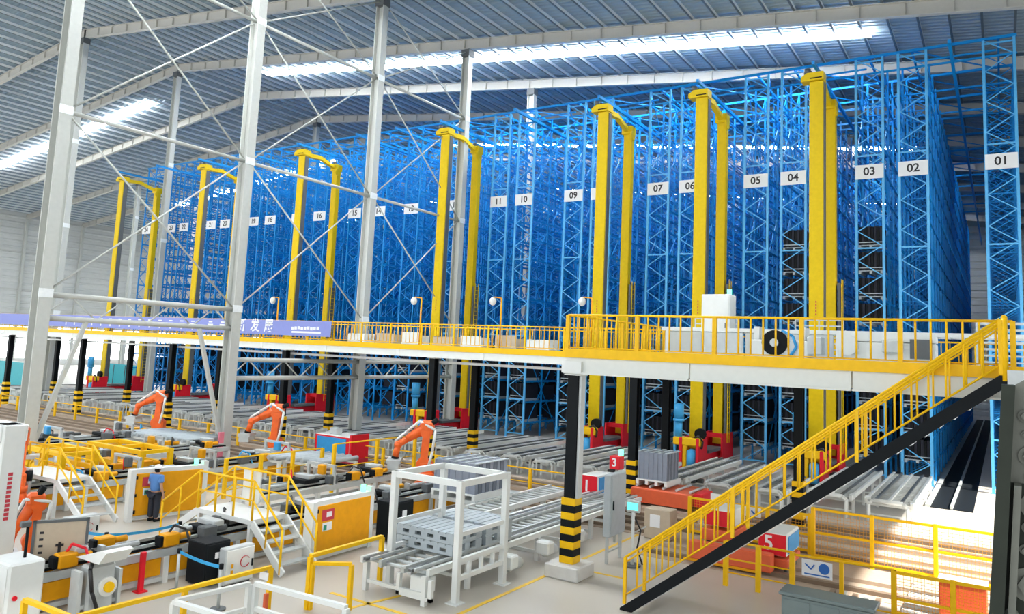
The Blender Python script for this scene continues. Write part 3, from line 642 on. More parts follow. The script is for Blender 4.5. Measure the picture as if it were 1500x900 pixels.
for i in range(22): P('roller', B().cyl((-.5, .2+i*.38, .75), (.5, .2+i*.38, .75), .045, n=8), 'galv', t2)
for i in range(5):
    for x in (-.5, .5): P('leg', B().bx(x-.05, x+.05, .3+i*1.9-.05, .3+i*1.9+.05, 0, .66), 'white', t2)
# grey plastic pallets, three per stack
def pallet_proto():
    r = T('plastic_pallet', '', 'pallet', group='grey plastic pallets under the gantry')
    w, L, h = 1.8, 1.25, .26
    for i in range(8): P('deck_slat', B().bx(-w/2+i*w/8+.015, -w/2+(i+1)*w/8-.015, 0, L, h-.04, h), 'pallet', r)
    for y in (0, L-.08): 
        P('rim', B().bx(-w/2, w/2, y, y+.08, 0, .07).bx(-w/2, w/2, y, y+.08, h-.1, h-.04), 'pallet', r)
        for i in range(5): P('block', B().bx(-w/2+i*(w-.2)/4, -w/2+.2+i*(w-.2)/4, y, y+.08, .07, h-.1), 'pallet', r)
    for s in (-1, 1):
        for k in range(3): P('block', B().bx(s*w/2-.1*(s > 0), s*w/2+.1*(s < 0), .08+k*.45, .28+k*.45, .05, h-.04), 'pallet', r)
        P('rim', B().bx(s*w/2-.08*(s > 0), s*w/2+.08*(s < 0), .08, L-.08, 0, .06), 'pallet', r)
    return r
pp = pallet_proto(); i = 0
for k, y in enumerate((15.55, 17.0)):
    for j in range(2 if k == 0 else 2):
        o = pp if i == 0 else tree(pp); i += 1; o.location = (-12.3, y, .87+j*.27)
        o['label'] = ['bottom grey plastic pallet of the front stack in the gantry', 'top grey plastic pallet of the front stack in the gantry', 'bottom grey plastic pallet of the rear stack in the gantry', 'top grey plastic pallet of the rear stack in the gantry'][i-1]

# ------------------------------------------------------------------ grey pedestal cabinet, number box, operator panel
t = T('pedestal_cabinet', 'tall grey-blue cabinet on thin legs right of the near pillar', 'cabinet', (-9.64, 21.05, 0))
P('body', B().cbox((0, 0, 1.62), (.22, 1.05, 1.75), .02), 'pallet', t); P('door', B().bx(.11, .13, -.48, .48, .85, 2.4), 'pallet', t)
for y in (-.45, .45): P('leg', B().bx(-.04, .04, y-.03, y+.03, 0, .75), 'galv', t)
P('leg_brace', B().bx(-.02, .02, -.45, .45, .3, .34), 'galv', t); P('handle', B().bx(.13, .16, -.4, -.36, 1.5, 1.75), 'black', t)
t = T('number_box', 'small red box with white 3 behind the grey pedestal cabinet', 'sign', (-10.55, 23.1, 0)); P('box', B().cbox((0, 0, 2.5), (.36, .36, .42), .02), 'red', t); P('pole', B().cyl((0, 0, 0), (0, 0, 2.3), .04), 'galv', t)
TXT('3', .36, 'print', t, (0, -.186, 2.5)); P('beacon', B().cyl((.1, .1, 2.71), (.1, .1, 2.9), .08), 'green', t)
t = T('operator_panel', 'operator pedestal with glowing teal screen beside the stair foot', 'control panel', (-8.98, 20.9, 0))
P('pole', B().cyl((0, 0, 0), (0, 0, 1.5), .045), 'white', t); P('base', B().cyl((0, 0, 0), (0, 0, .05), .25, n=14), 'dgrey', t)
h = P('head', B().cbox((0, 0, 1.66), (.42, .12, .34), .03), 'galv', t); P('screen', B().bx(-.16, .16, -.065, -.06, 1.56, 1.76), 'screen', h); P('cable', B().tube([(0, .03, 1.4), (.2, .1, 1.0), (.1, .1, .5), (.25, .15, .05)], .025), 'hose', t); P('side_arm', B().cyl((0, 0, .9), (.3, .25, 1.1), .02, n=6), 'galv', t)
t = T('crate_pedestal', 'beige box on the brown track left of the operator panel', 'box', (-9.6, 24.6, 0)); P('body', B().cbox((0, 0, .5), (.9, .6, .95), .02), 'board', t); P('note', B().bx(-.25, .1, -.31, -.3, .4, .8), 'print', t)
ONE('notice_sheet', B().bx(-.19, .19, -.01, .01, 0, .55), 'print', 'white notice sheet hanging on the fence left of the stair', 'notice', (-8.2, 26.02, .9))

# ------------------------------------------------------------------ mesh fences on the right
def mesh_fence(label, p0, p1, h, npan, cell=.09, mids=(.5,), name='mesh_fence', zlow=.12):
    p0, p1 = Vector(p0), Vector(p1); d = p1-p0; L = d.length; e = d/L; t = T(name, label, 'fence', p0, group='yellow mesh fences')
    for i in range(npan+1): P('post', B().cbox((e.x*L*i/npan, e.y*L*i/npan, h/2), (.12, .12, h), .01), 'yellow', t)
    P('top_rail', B().bar((0, 0, h-.05), d+Vector((0, 0, h-.05)), .07), 'yellow', t); P('bottom_rail', B().bar((0, 0, zlow), d+Vector((0, 0, zlow)), .07), 'yellow', t)
    for mz in mids: P('middle_rail', B().bar((0, 0, mz), d+Vector((0, 0, mz)), .06), 'yellow', t)
    for i in range(npan):
        mb = B(); a, b = L*i/npan+.06, L*(i+1)/npan-.06; n = int((b-a)/cell)
        for k in range(n+1): q = e*(a+(b-a)*k/n); mb.bar(q+Vector((0, 0, zlow)), q+Vector((0, 0, h-.08)), .007)
        n2 = int((h-.1-zlow)/cell)
        for k in range(n2): z = zlow+(k+.5)*cell; mb.bar(e*a+Vector((0, 0, z)), e*b+Vector((0, 0, z)), .007)
        P('wire_panel', mb, 'amber', t, stuff=True)
    return t
mesh_fence('yellow mesh fence before the white conveyors on the right', (-5.0, 25.5, 0), (1.6, 25.5, 0), 1.55, 4, .085, (.8,))
mesh_fence('yellow mesh fence in front of the orange cart, left of the stair', (-9.1, 26.0, 0), (-5.2, 26.0, 0), 1.25, 3, .085, (.6,))
railing('low yellow guard rail in front of the cart marked 5', (-6.3, 20.9, 0), (-4.6, 20.9, 0), h=1.15, nb=0, pb=.9, pr=.06, low=.35, name='guard_rail', mid=[.7])
mesh_fence('yellow mesh gate at the bottom right corner', (-2.3, 21.1, 0), (1.4, 21.1, 0), 1.1, 3, .07, (.45,))
railing('yellow rail joining the cart guard rail and the mesh gate', (-4.6, 20.9, 0), (-2.3, 21.1, 0), h=1.1, nb=0, pb=1.2, pr=.05, low=.1, name='guard_rail')
sg = T('safety_sign', 'white safety sign with two blue pictograms on the fence', 'sign', (-4.0, 20.86, .85)); P('plate', B().bx(-.36, .36, -.01, .01, -.2, .2), 'print', sg)
P('pictogram', B().cyl((.17, -.02, .03), (.17, -.012, .03), .13, n=18), 'blueink', sg); P('pictogram', B().bar((-.28, -.015, .1), (-.14, -.015, -.02), .03).bar((-.14, -.015, -.02), (-.06, -.015, .1), .03), 'blueink', sg); P('caption', B().bx(-.3, .3, -.014, -.01, -.16, -.13), 'blueink', sg)
sg = T('safety_sign', 'white sign with a dark blue mark on the fence behind the stair', 'sign', (-7.0, 25.957, 1.04)); P('plate', B().bx(-.3, .3, -.01, .01, -.15, .15), 'print', sg); P('pictogram', B().bar((.0, -.02, .05), (.1, -.02, -.06), .04).bar((.1, -.02, -.06), (.2, -.02, .05), .04), 'blueink', sg)
for i in range(5): P('track_slat', B().bx(-3.9+i*.27, -3.78+i*.27, 19.0, 22.2, 0, .1), 'steel' if i % 2 else 'brown', floor)
for i in range(6): P('floor_plate', B().bx(-2.2, 1.6, 21.4+i*.55, 21.9+i*.55, .0, .05), 'steel' if i % 2 else 'white', floor)
t = T('red_post_box', 'salmon red box behind the mesh gate at the bottom right', 'box', (-.9, 22.0, .05)); P('body', B().cbox((0, 0, .45), (1.0, .5, .8), .03), 'rust', t); P('lid', B().cbox((0, 0, .87), (1.04, .54, .06), .01), 'white', t)
t = T('red_beam_box', 'long salmon beam right of the mesh gate post', 'beam', (.9, 22.2, .05)); P('body', B().cbox((0, 0, .5), (1.6, .4, .6), .03), 'rust', t); P('rib', B().bx(-.7, .7, -.22, -.2, .45, .5), 'amber', t)
t = T('floor_cabinet', 'grey-green cabinet top at the bottom edge right of the stair', 'cabinet', (-3.2, 17.9, 0)); P('body', B().cbox((0, 0, .5), (1.8, .6, 1.0), .03), 'greenbox', t); P('lid', B().cbox((0, 0, 1.03), (1.9, .7, .08), .02), 'greenbox', t)
for i in range(3): P('door', B().bx(-.85+i*.58, -.32+i*.58, -.32, -.3, .1, .92), 'greenbox', t)

# dark bolted steel member beside the camera
t = T('bolted_steel_post', 'dark olive bolted steel post filling the lower right edge', 'steel post', (.26, 3.1, 0))
P('front_plate', B().prism([(-.41, 3.0), (.5, 3.0), (.5, 5.58), (-.245, 5.58)], 'y', -.02, .02), 'olive', t); P('upper_plate', B().prism([(-.245, 5.58), (.5, 5.58), (.5, 6.0), (-.14, 5.96), (-.225, 5.9)], 'y', -.015, .02), 'olive_lit', t)
P('flange', B().prism([(-.46, 3.0), (-.41, 3.0), (-.225, 5.9), (-.262, 5.9)], 'y', -.14, .16), 'olive', t); P('flange_lip', B().prism([(-.40, 3.0), (-.375, 3.0), (-.215, 5.58), (-.235, 5.58)], 'y', -.1, -.02), 'olive_lit', t); P('foot', B().bx(-.3, .6, -.3, .3, 0, .04).bx(-.4, .5, -.1, .1, .04, 3.0), 'olive', t)
for x, z, r in ((-.19, 5.67, .032), (-.19, 5.60, .016), (-.17, 5.51, .05), (-.2, 5.80, .02), (-.2, 5.74, .012), (-.2, 5.44, .018), (-.21, 5.37, .016), (-.2, 5.26, .055), (-.25, 5.16, .02), (-.27, 5.08, .018)):
    b = P('bolt', B().cyl((x, -.05, z), (x, -.02, z), r*.6, n=6), 'olive_lit', t); P('washer', B().cyl((x, -.028, z), (x, -.018, z), r, n=18), 'olive_lit', b)

# ------------------------------------------------------------------ orange robots
def robot(label, loc, rz, a1, a2, a3, ped=.45, s=1.0):
    """a1: tilt of the lower arm, a2: pitch of the forearm (radians above horizontal), a3: wrist pitch; the arm works in the local +x plane"""
    t = T('industrial_robot', label, 'robot', loc, rz, 'orange industrial robots'); t.scale = (s, s, s)
    P('pedestal', B().cbox((0, 0, ped/2), (.75, .75, ped), .03), 'dgrey', t)
    P('base', B().cyl((0, 0, ped), (0, 0, ped+.28), .36, .30, n=18).bx(-.42, .42, -.42, .42, ped, ped+.06), 'orange', t)
    P('turret', B().cyl((0, 0, ped+.28), (0, 0, ped+.45), .34, n=18).cbox((.05, -.02, ped+.62), (.55, .5, .5), .08), 'orange', t)
    sh = Vector((.12, 0, ped+.72)); d1 = Vector((math.sin(a1), 0, math.cos(a1))); el = sh+d1*1.15
    P('shoulder_motor', B().cyl((sh.x, -.42, sh.z), (sh.x, -.2, sh.z), .17, n=14), 'black', t)
    la = B(); la.cyl((sh.x, -.22, sh.z), (sh.x, .22, sh.z), .26, n=16); la.bar(sh-d1*.05, el, .26, .34); la.cyl((el.x, -.2, el.z), (el.x, .2, el.z), .22, n=16); P('lower_arm', la, 'orange', t)
    d2 = Vector((math.cos(a2), 0, math.sin(a2))); n2 = Vector((-d2.z, 0, d2.x)); k = el+n2*.16; wr = k+d2*1.1
    fa = B(); fa.cbox((k.x-d2.x*.12, 0, k.z-d2.z*.12), (.52, .42, .42), .09); fa.cyl(k, k+d2*.7, .2, .14, n=14); fa.cyl(k+d2*.7, wr, .115, n=12); f = P('forearm', fa, 'orange', t)
    P('forearm_motor', B().cyl(k-d2*.55+Vector((0, .1, 0)), k-d2*.25+Vector((0, .1, 0)), .09, n=10).cyl(k-d2*.55-Vector((0, .1, 0)), k-d2*.25-Vector((0, .1, 0)), .09, n=10), 'black', f)
    d3 = Vector((math.cos(a3), 0, math.sin(a3))); w2 = wr+d3*.42
    w = P('wrist', B().sph(wr, .15, 12, 6).cyl(wr, w2, .11, n=12), 'orange', t); P('flange', B().cyl(w2, w2+d3*.08, .13, n=12), 'black', w)
    P('gripper', B().box(w2+d3*.14, (.5, .9, .12)).box(w2+d3*.14+Vector((0, .4, -.12)), (.4, .08, .3)).box(w2+d3*.14+Vector((0, -.4, -.12)), (.4, .08, .3)), 'galv', t)
    c = [sh+Vector((-.2, .25, .0)), sh+d1*.5+Vector((-.28, .27, 0)), el+Vector((-.32, .25, .1)), k+n2*.3+Vector((0, .12, 0)), k+d2*.6+n2*.24, wr+n2*.16]
    P('cable_bundle', B().tube(c, .05, 7), 'white', t)
    return t
rv = math.radians(215)
robot('orange robot arm farthest left behind the line, in front of the striped pillars', (-39.6, 25.9, 0), rv, -.05, -.5, -1.3, .2, 1.15)
robot('orange robot arm in front of the blue-sided cart', (-29.6, 25.6, 0), rv, -.05, -.48, -1.3, .2, 1.15)
robot('orange robot arm behind the white gantry frame', (-20.0, 25.2, 0), rv, -.05, -.6, -1.4, .25, 1.15)
robot('orange robot folded up behind the beige board at the lower left', (-20.6, 10.35, 0), math.radians(250), -.1, -1.1, -1.5, .1, .78)
robot('orange robot partly hidden behind the white machine post at the left edge', (-26.0, 12.3, 0), math.radians(150), .1, -.3, -1.4, .6, 1.0)

# ------------------------------------------------------------------ assembly lines
def line(label, x0, y0, L, seed, w=1.5, panels=True, portals=True):
    rnd = random.Random(seed); t = T('assembly_line', label, 'machine', (x0, y0, 0), 0, 'assembly lines before the robots')
    for s in (-1, 1):
        P('side_beam', B().bx(s*w/2-.06, s*w/2+.06, 0, L, .62, .8), 'galv', t); P('guide_rail', B().bx(s*w*.3-.03, s*w*.3+.03, 0, L, .86, .93), 'steel', t); P('rail_support', B().bx(s*w*.3-.06, s*w*.3+.06, 0, L, .8, .86), 'black', t)
        P('sill', B().bx(s*w/2-.05, s*w/2+.05, 0, L, .06, .16), 'galv', t)
    n = int(L/2)
    for i in range(n+1):
        for s in (-1, 1): P('leg', B().bx(s*w/2-.07, s*w/2+.07, L*i/n-.07, L*i/n+.07, 0, .62), 'white', t)
        P('cross_beam', B().bx(-w/2, w/2, L*i/n-.05, L*i/n+.05, .55, .64), 'galv', t)
        if panels and i < n:
            for s in (-1, 1): P('side_panel', B().cbox((s*(w/2+.0), L*(i+.5)/n, .40), (.06, L/n-.22, .40), .01), 'amber', t)
    for i in range(int(L/1.15)):
        y = .6+i*1.15+rnd.uniform(-.2, .2); s = rnd.choice((-1, 1)); k = rnd.random()
        a = P('actuator', B().cbox((s*w*.42, y, .98), (.3, .42, .3), .03).cyl((s*w*.42, y+.2, 1.0), (s*w*.42, y+.55, 1.0), .08, n=8), 'amber' if k < .6 else 'dgrey', t)
        if k < .5: P('end_cap', B().cbox((s*w*.42, y-.26, .98), (.24, .1, .24), .02), 'black', a)
        if i % 2 == 0:
            P('air_cylinder', B().cyl((-s*w*.25, y-.4, .99), (-s*w*.25, y+.5, .99), .06, n=8).bx(-s*w*.25-.09, -s*w*.25+.09, y-.45, y-.35, .88, 1.1), 'galv', t)
        if i % 3 == 1:
            c = P('carriage', B().cbox((0, y+.3, 1.0), (w*.8, .7, .14), .02), 'black', t); P('clamp', B().cbox((.1, y+.3, 1.14), (.7, .3, .14), .02), 'galv', c)
        if i % 3 == 2 and portals:
            P('portal', B().bx(-w*.55, -w*.47, y-.04, y+.04, .8, 1.45).bx(w*.47, w*.55, y-.04, y+.04, .8, 1.45).bx(-w*.55, w*.55, y-.05, y+.05, 1.4, 1.5), 'galv', t); P('tool_head', B().cbox((rnd.uniform(-.3, .3), y-.12, 1.3), (.3, .2, .35), .03), rnd.choice(('amber', 'dgrey', 'motor')), t)
        if i % 2 == 1: P('hose', B().tube([(s*.2, y, .95), (s*.4, y+.1, 1.3), (s*.6, y+.3, 1.2), (s*.75, y+.4, .7)], .03), rnd.choice(('hose', 'hose', 'belt', 'red')), t)
    return t
line('silver assembly line with amber side panels leading from the lower left corner', -17.62, 7.6, 16.4, 1, .9, True, False)
line('silver assembly line behind the person, leading toward the second robot', -27.0, 10.0, 14.2, 2)
line('silver assembly line farthest left, leading toward the first robot', -37.0, 12.5, 12.4, 3)
line('short silver assembly line between person and yellow door panel', -21.2, 17.6, 6.6, 4, 1.3, False)
line('short silver assembly line before the second robot', -31.6, 17.5, 6.4, 5, 1.3, False)
for i, (x, y, l) in enumerate(((-26.6, 22.2, 'below the blue-sided cart'), (-35.8, 22.2, 'below the first robot'), (-24.6, 22.6, 'left of the third robot'), (-33.6, 22.6, 'between the first and second robots'))):
    t = T('feed_table', 'grey pipe-roller feed table ' + l, 'table', (x, y, 0), 0, 'pipe-roller feed tables')
    for k in range(6): P('roller_pipe', B().cyl((-1.2+k*.42, 0, 1.0), (-1.2+k*.42, 2.4, 1.0), .1, n=10), 'pallet', t)
    for a in (-1.1, 1.0):
        for b in (.15, 2.2): P('leg', B().bx(a-.06, a+.06, b-.06, b+.06, 0, .9), 'white', t)
    P('frame', B().bx(-1.3, 1.1, .1, .2, .8, .9).bx(-1.3, 1.1, 2.15, 2.25, .8, .9), 'white', t)

# ------------------------------------------------------------------ crossover steps over the lines
def crossover(label, x0, y0, xa, xb, xe, w=1.15, H=1.2):
    """steps from x0 up to a platform xa..xb, down to xe"""
    t = T('crossover_steps', label, 'steps', (0, y0, 0), 0, 'crossover steps')
    P('platform', B().bx(xa, xb, 0, w, H-.12, H), 'white', t)
    for x in (xa+.08, xb-.08):
        for y in (.06, w-.06): P('leg', B().bx(x-.05, x+.05, y-.05, y+.05, 0, H-.12), 'white', t)
    for a, b in ((xa, x0), (xb, xe)):
        for y in (.04, w-.04): P('stringer', B().bar((a, y, H-.08), (b, y, .06), .06, .2), 'white', t)
        for k in range(1, 5):
            f = k/5; x = a+(b-a)*f; P('tread', B().bx(x-.13, x+.13, .07, w-.07, H*(1-f)-.02, H*(1-f)+.02), 'galv', t)
        for y in (.02, w-.02):
            P('stair_rail', B().cyl((a, y, H+1.0), (a+(b-a)*.92, y, 1.15), .03, n=8), 'yellow', t); P('stair_rail', B().cyl((a, y, H+.5), (a+(b-a)*.92, y, .65), .022, n=8), 'yellow', t)
            P('rail_post', B().cyl((a+(b-a)*.92, y, .05), (a+(b-a)*.92, y, 1.15), .03, n=8), 'yellow', t); P('rail_post', B().cyl((a+(b-a)*.46, y, .6), (a+(b-a)*.46, y, 1.7), .025, n=8), 'yellow', t)
    for y in (.02, w-.02):
        P('platform_rail', B().cyl((xa, y, H+1.0), (xb, y, H+1.0), .03, n=8), 'yellow', t); P('platform_rail', B().cyl((xa, y, H+.5), (xb, y, H+.5), .022, n=8), 'yellow', t)
        for k in range(4): x = xa+(xb-xa)*k/3; P('rail_post', B().cyl((x, y, H), (x, y, H+1.0), .03, n=8), 'yellow', t)
    return t
t = crossover('yellow-railed crossover steps right of the person', -20.7, 13.75, -18.95, -16.65, -15.35, 1.2)
ONE('panel_board', B().cbox((0, 0, .5), (.75, .06, .9), .015).bx(-.3, .3, -.035, -.03, .1, .45), 'white', 'white board mounted on the railing of the crossover steps', 'board', (-18.3, 15.05, 1.2))
crossover('yellow-railed crossover steps left of the person', -29.4, 13.2, -28.2, -25.4, -23.6, 1.1)
for i, (a, b, l) in enumerate((((-24.4, 18.8, 0), (-24.4, 23.6, 0), 'running back beside the second robot line'),)):
    railing('yellow guard frame ' + l, a, b, h=1.45, nb=0, pb=1.6, pr=.06, low=.3, mid=[.85], name='guard_fence')
for (xa, ya, xb, yb, l) in ((-30.9, 14.9, -28.3, 14.9, 'beside the white machine post'), (-30.9, 17.2, -27.2, 17.2, 'behind the left crossover steps')):
    t = T('yellow_machine_frame', 'heavy yellow machine frame ' + l, 'machine frame', (xa, ya, 0)); d_ = xb-xa
    for z in (.5, .95, 1.5): P('beam', B().cbox((d_/2, 0, z), (d_, .16, .16), .01), 'yellow', t); P('beam', B().cbox((d_/2, 1.2, z), (d_, .16, .16), .01), 'yellow', t)
    for x in (.08, d_/2, d_-.08):
        for y in (0, 1.2): P('post', B().cbox((x, y, .79), (.18, .18, 1.58), .01), 'yellow', t)
        P('side_beam', B().cbox((x, .6, 1.5), (.14, 1.2, .14), .01), 'yellow', t)
    for k in range(4): P('amber_block', B().cbox((.5+k*(d_-1)/3, .5+.2*(k % 2), .75), (.4, .4, .35), .03), 'amber', t)
    P('tray', B().bx(.1, d_-.1, .1, 1.1, .42, .5), 'galv', t)
railing('yellow guard fence left of the third robot cell', (-22.5, 22.4, 0), (-22.5, 27.4, 0), h=1.9, nb=0, pb=2.4, pr=.06, low=.3, mid=[1.0], name='guard_fence')

# ------------------------------------------------------------------ amber doors, cabinets, boards
def door_panel(label, loc, rz, L, H, signs):
    t = T('machine_door', label, 'door panel', loc, rz, 'amber machine doors')      # local x along its length
    P('frame', B().bx(0, .16, -.16, .16, 0, H).bx(.16, L, -.1, .16, H-.14, H).bx(.16, L, -.08, .1, .06, .16), 'white', t)
    P('panel', B().cbox((L/2+.08, -.09, H/2+.02), (L-.2, .05, H-.3), .012), 'amber', t)
    for z in (.3, H*.5, H-.25): P('hinge', B().cyl((.2, -.13, z-.05), (.2, -.13, z+.05), .03, n=8), 'black', t)
    P('rear_sheet', B().bx(.16, L, .1, .13, .1, H-.14), 'white', t)
    P('side_post', B().bx(L-.02, L+.14, -.1, .16, 0, H+.12), 'white', t); P('beacon', B().cyl((L*.9, .02, H), (L*.9, .02, H+.2), .07), 'green', t)
    if signs:
        P('red_notice', B().bx(.38, .85, -.125, -.118, H-.55, H-.25), 'redink', t); P('notice_window', B().bx(.55, .75, -.13, -.126, H-.46, H-.32), 'print', t); P('white_notice', B().bx(.42, .78, -.125, -.118, H-.82, H-.6), 'print', t); P('green_mark', B().bx(.46, .58, -.13, -.126, H-.8, H-.66), 'greenink', t)
    return t
door_panel('amber door panel in white frame beyond the yellow railing', (-15.8, 14.95, 0), math.radians(92), 2.4, 1.62, True)
door_panel('amber door panel in white frame that the person faces', (-23.45, 14.45, 0), math.radians(77.5), 2.36, 1.62, True)
def cabinet(label, loc, rz, sz, body, door, mark):
    t = T('control_cabinet', label, 'cabinet', loc, rz, 'small control cabinets'); x, y, z = sz
    P('body', B().cbox((0, 0, z/2+.04), (x, y, z), .02), body, t); P('foot', B().bx(-x/2+.05, x/2-.05, -y/2+.05, y/2-.05, 0, .06), 'dgrey', t)
    d = P('door', B().cbox((x/2+.012, 0, z/2+.04), (.03, y-.06, z-.08), .01), door, t); P('handle', B().bx(x/2+.027, x/2+.05, y*.38, y*.42, z*.45, z*.65), 'black', d)
    if mark:
        ring = B()
        for i in range(14):
            a, b = .5+i*.38, .5+(i+1)*.38; ring.bar((x/2+.032, .12+.13*math.cos(a), z*.62+.13*math.sin(a)), (x/2+.032, .12+.13*math.cos(b), z*.62+.13*math.sin(b)), .05, .006)
        P('ring_mark', ring, 'redink', d); P('caution_marks', B().bx(x/2+.028, x/2+.034, -y*.32, -y*.24, z*.5, z*.62).bx(x/2+.028, x/2+.034, -y*.32, -y*.24, z*.32, z*.44), 'amber', d)
    else: P('label_plate', B().bx(x/2+.028, x/2+.034, -.1, .1, z*.65, z*.8), 'print', d)
    return t
cabinet('pale cabinet with red ring mark at the foot of the crossover steps', (-15.85, 12.75, 0), 0, (.25, .85, .85), 'galv', 'white', True)
cabinet('black cabinet beside the pale red-ringed cabinet', (-16.4, 12.35, 0), 0, (.7, .7, .98), 'black', 'black', False)
cabinet('black cabinet left of the white gantry frame', (-15.9, 18.6, 0), 0, (.7, .9, 1.15), 'black', 'black', False)
cabinet('pale cabinet with red ring mark behind the blue belt at the left', (-21.9, 12.2, 0), 0, (.3, .9, .75), 'galv', 'white', True)
t = T('machine_post', 'tall white machine post with red vertical lettering at the left edge', 'machine', (-19.6, 9.0, 0))
P('column', B().cbox((0, 0, 1.85), (.62, .5, 3.7), .03), 'white', t); P('column_cap', B().cbox((-.35, 0, 3.5), (1.2, .62, .4), .03), 'white', t); P('rail', B().bx(-.42, -.33, -.2, .2, .6, 3.2), 'galv', t)
for i in range(11): P('letter', B().bx(.311, .318, -.06, .04, 1.55+i*.1, 1.62+i*.1), 'redink', t)
for i in range(5): P('valve_block', B().cbox((-.5, -.1, 1.6+i*.36), (.16, .2, .2), .02), ('galv', 'dgrey')[i % 2], t)
t = T('corner_cabinet', 'pale grey cabinet with red button in the lower left corner', 'cabinet', (-17.25, 8.35, 0)); P('body', B().cbox((0, 0, .62), (.95, .7, 1.2), .04), 'white', t); P('button', B().cyl((.47, -.2, .55), (.51, -.2, .55), .05), 'red', t); P('door', B().bx(-.42, .42, -.365, -.35, .12, 1.14), 'white', t)
P('mast', B().cyl((.1, .1, 1.22), (.1, .1, 1.85), .03), 'black', t); P('camera_head', B().cbox((.1, .05, 1.9), (.12, .2, .12), .02), 'dgrey', t)
t = T('display_board', 'framed beige board standing on the line at the lower left', 'board', (-17.55, 9.35, .93), math.radians(62)); P('board', B().bx(-.48, .48, -.02, .02, .02, .8), 'board', t)
P('frame', B().bx(-.54, -.48, -.04, .04, 0, .86).bx(.48, .54, -.04, .04, 0, .86).bx(-.54, .54, -.04, .04, .8, .86), 'dgrey', t); P('emblem', B().bx(-.03, .03, -.026, -.02, .1, .38).bx(-.08, .08, -.026, -.02, .28, .34), 'ink', t)
for i in range(4): P('print_mark', B().bx(-.4, -.32, -.026, -.02, .15+i*.14, .2+i*.14), 'ink', t)
t = T('welding_head', 'pale machine head with hoses and amber disc before the corner cabinet', 'machine', (-16.55, 9.7, 0)); P('body', B().cbox((0, 0, .5), (.36, .6, .95), .05), 'galv', t); P('bracket', B().bx(-.15, .18, -.5, -.42, 0, .9).bx(-.15, .18, .38, .45, 0, .8).bx(-.1, .1, -.45, .42, .1, .18), 'galv', t); P('disc', B().cyl((.18, .1, .5), (.27, .1, .5), .2, n=16), 'white', t); P('disc_hub', B().cyl((.27, .1, .5), (.33, .1, .5), .11, n=12), 'yellow', t)
P('hose', B().tube([(.1, -.2, 1.05), (.3, -.35, .95), (.35, -.3, .5), (.25, -.1, .1)], .04), 'hose', t); P('hood', B().prism([(-.4, 1.08), (.5, 1.08), (.75, 1.35), (.6, 1.38)], 'y', -.3, .3), 'white', t)

# ------------------------------------------------------------------ belt barriers, guard rails in the foreground
def belt_post(label, loc, m='galv'):
    t = T('barrier_post', label, 'post', loc, 0, 'belt barrier posts'); P('pole', B().cyl((0, 0, 0), (0, 0, .95), .035, n=10), m, t); P('foot', B().cyl((0, 0, 0), (0, 0, .03), .17, n=16), 'dgrey', t); P('belt_head', B().cyl((0, 0, .86), (0, 0, .97), .05, n=10), 'black', t)
bp = [(-21.1, 11.05, 'barrier post by the ringed pale cabinet'), (-18.9, 11.2, 'barrier post at the low point of the left blue belt'), (-18.7, 13.1, 'barrier post where the left blue belt ends'), (-16.35, 11.5, 'silver barrier post before the amber side panels'), (-14.6, 11.35, 'barrier post behind the yellow foreground rail')]
for x, y, l in bp: belt_post(l, (x, y, 0))
def belt(label, a, b, sag):
    mb = B(); n = 10; pts = [Vector(a).lerp(Vector(b), i/n)-Vector((0, 0, sag*4*(i/n)*(1-i/n))) for i in range(n+1)]
    for p, q in zip(pts, pts[1:]): mb.bar(p, q, .012, .07)
    ONE('barrier_belt', mb, 'belt', label, 'belt', group='blue barrier belts')
belt('blue barrier belt hanging across the aisle floor, left piece', (-21.1, 11.05, .9), (-18.9, 11.2, .9), .06)
belt('blue barrier belt hanging across the aisle floor, right piece', (-18.9, 11.2, .9), (-18.7, 13.1, .9), .06)
belt('blue barrier belt before the black cabinet', (-16.35, 11.5, .9), (-14.6, 11.35, .9), .04)
t = T('red_marker_post', 'red flat post against the amber side panels', 'post', (-16.9, 10.95, 0)); P('post', B().cbox((0, 0, .45), (.1, .12, .9), .015), 'red', t); P('foot', B().bx(-.12, .12, -.12, .12, 0, .03), 'red', t)
t = T('pink_tag_post', 'pink tag on the foot of the second grey column', 'tag', (-32.1, 24.3, 0)); P('tag', B().cbox((0, 0, .75), (.12, .3, 1.2), .02), 'pink', t); P('foot', B().bx(-.1, .1, -.2, .2, 0, .14), 'dgrey', t)
def rail_frame(label, a, b, h, m, mids=(), r=.04, posts=2):
    a, b = Vector(a), Vector(b); d = b-a; t = T('guard_rail', label, 'railing', a, group='foreground guard rails')
    P('top_rail', B().bar((0, 0, h-.03), d+Vector((0, 0, h-.03)), r*2, r*1.6), m, t)
    for z in mids: P('middle_rail', B().bar((0, 0, z), d+Vector((0, 0, z)), r*1.5), m, t)
    for i in range(posts): P('post', B().bx(-r, r, -r, r, 0, h-.05), m, t, d*(i/(posts-1)))
rail_frame('yellow guard rail running back across the lower left foreground', (-13.45, 7.6, 0), (-13.35, 11.65, 0), 1.1, 'yellow', (), .045, 3)
rail_frame('short yellow guard rail at the lower left corner', (-14.95, 7.45, 0), (-13.55, 7.5, 0), 1.1, 'yellow', (), .045, 2)
rail_frame('yellow guard rail before the amber door, long side', (-13.16, 12.6, 0), (-13.2, 15.0, 0), 1.18, 'yellow', (), .05, 2)
rail_frame('yellow guard rail before the amber door, short side', (-13.1, 12.62, 0), (-12.42, 13.15, 0), 1.03, 'yellow', (), .045, 2)
rail_frame('white guard rail at the bottom edge, left piece', (-13.28, 9.35, 0), (-13.1, 10.9, 0), .97, 'white', (.45,), .05, 2)
rail_frame('white guard rail at the bottom edge, right piece', (-13.02, 11.0, 0), (-10.6, 11.15, 0), .97, 'white', (.45,), .055, 2)
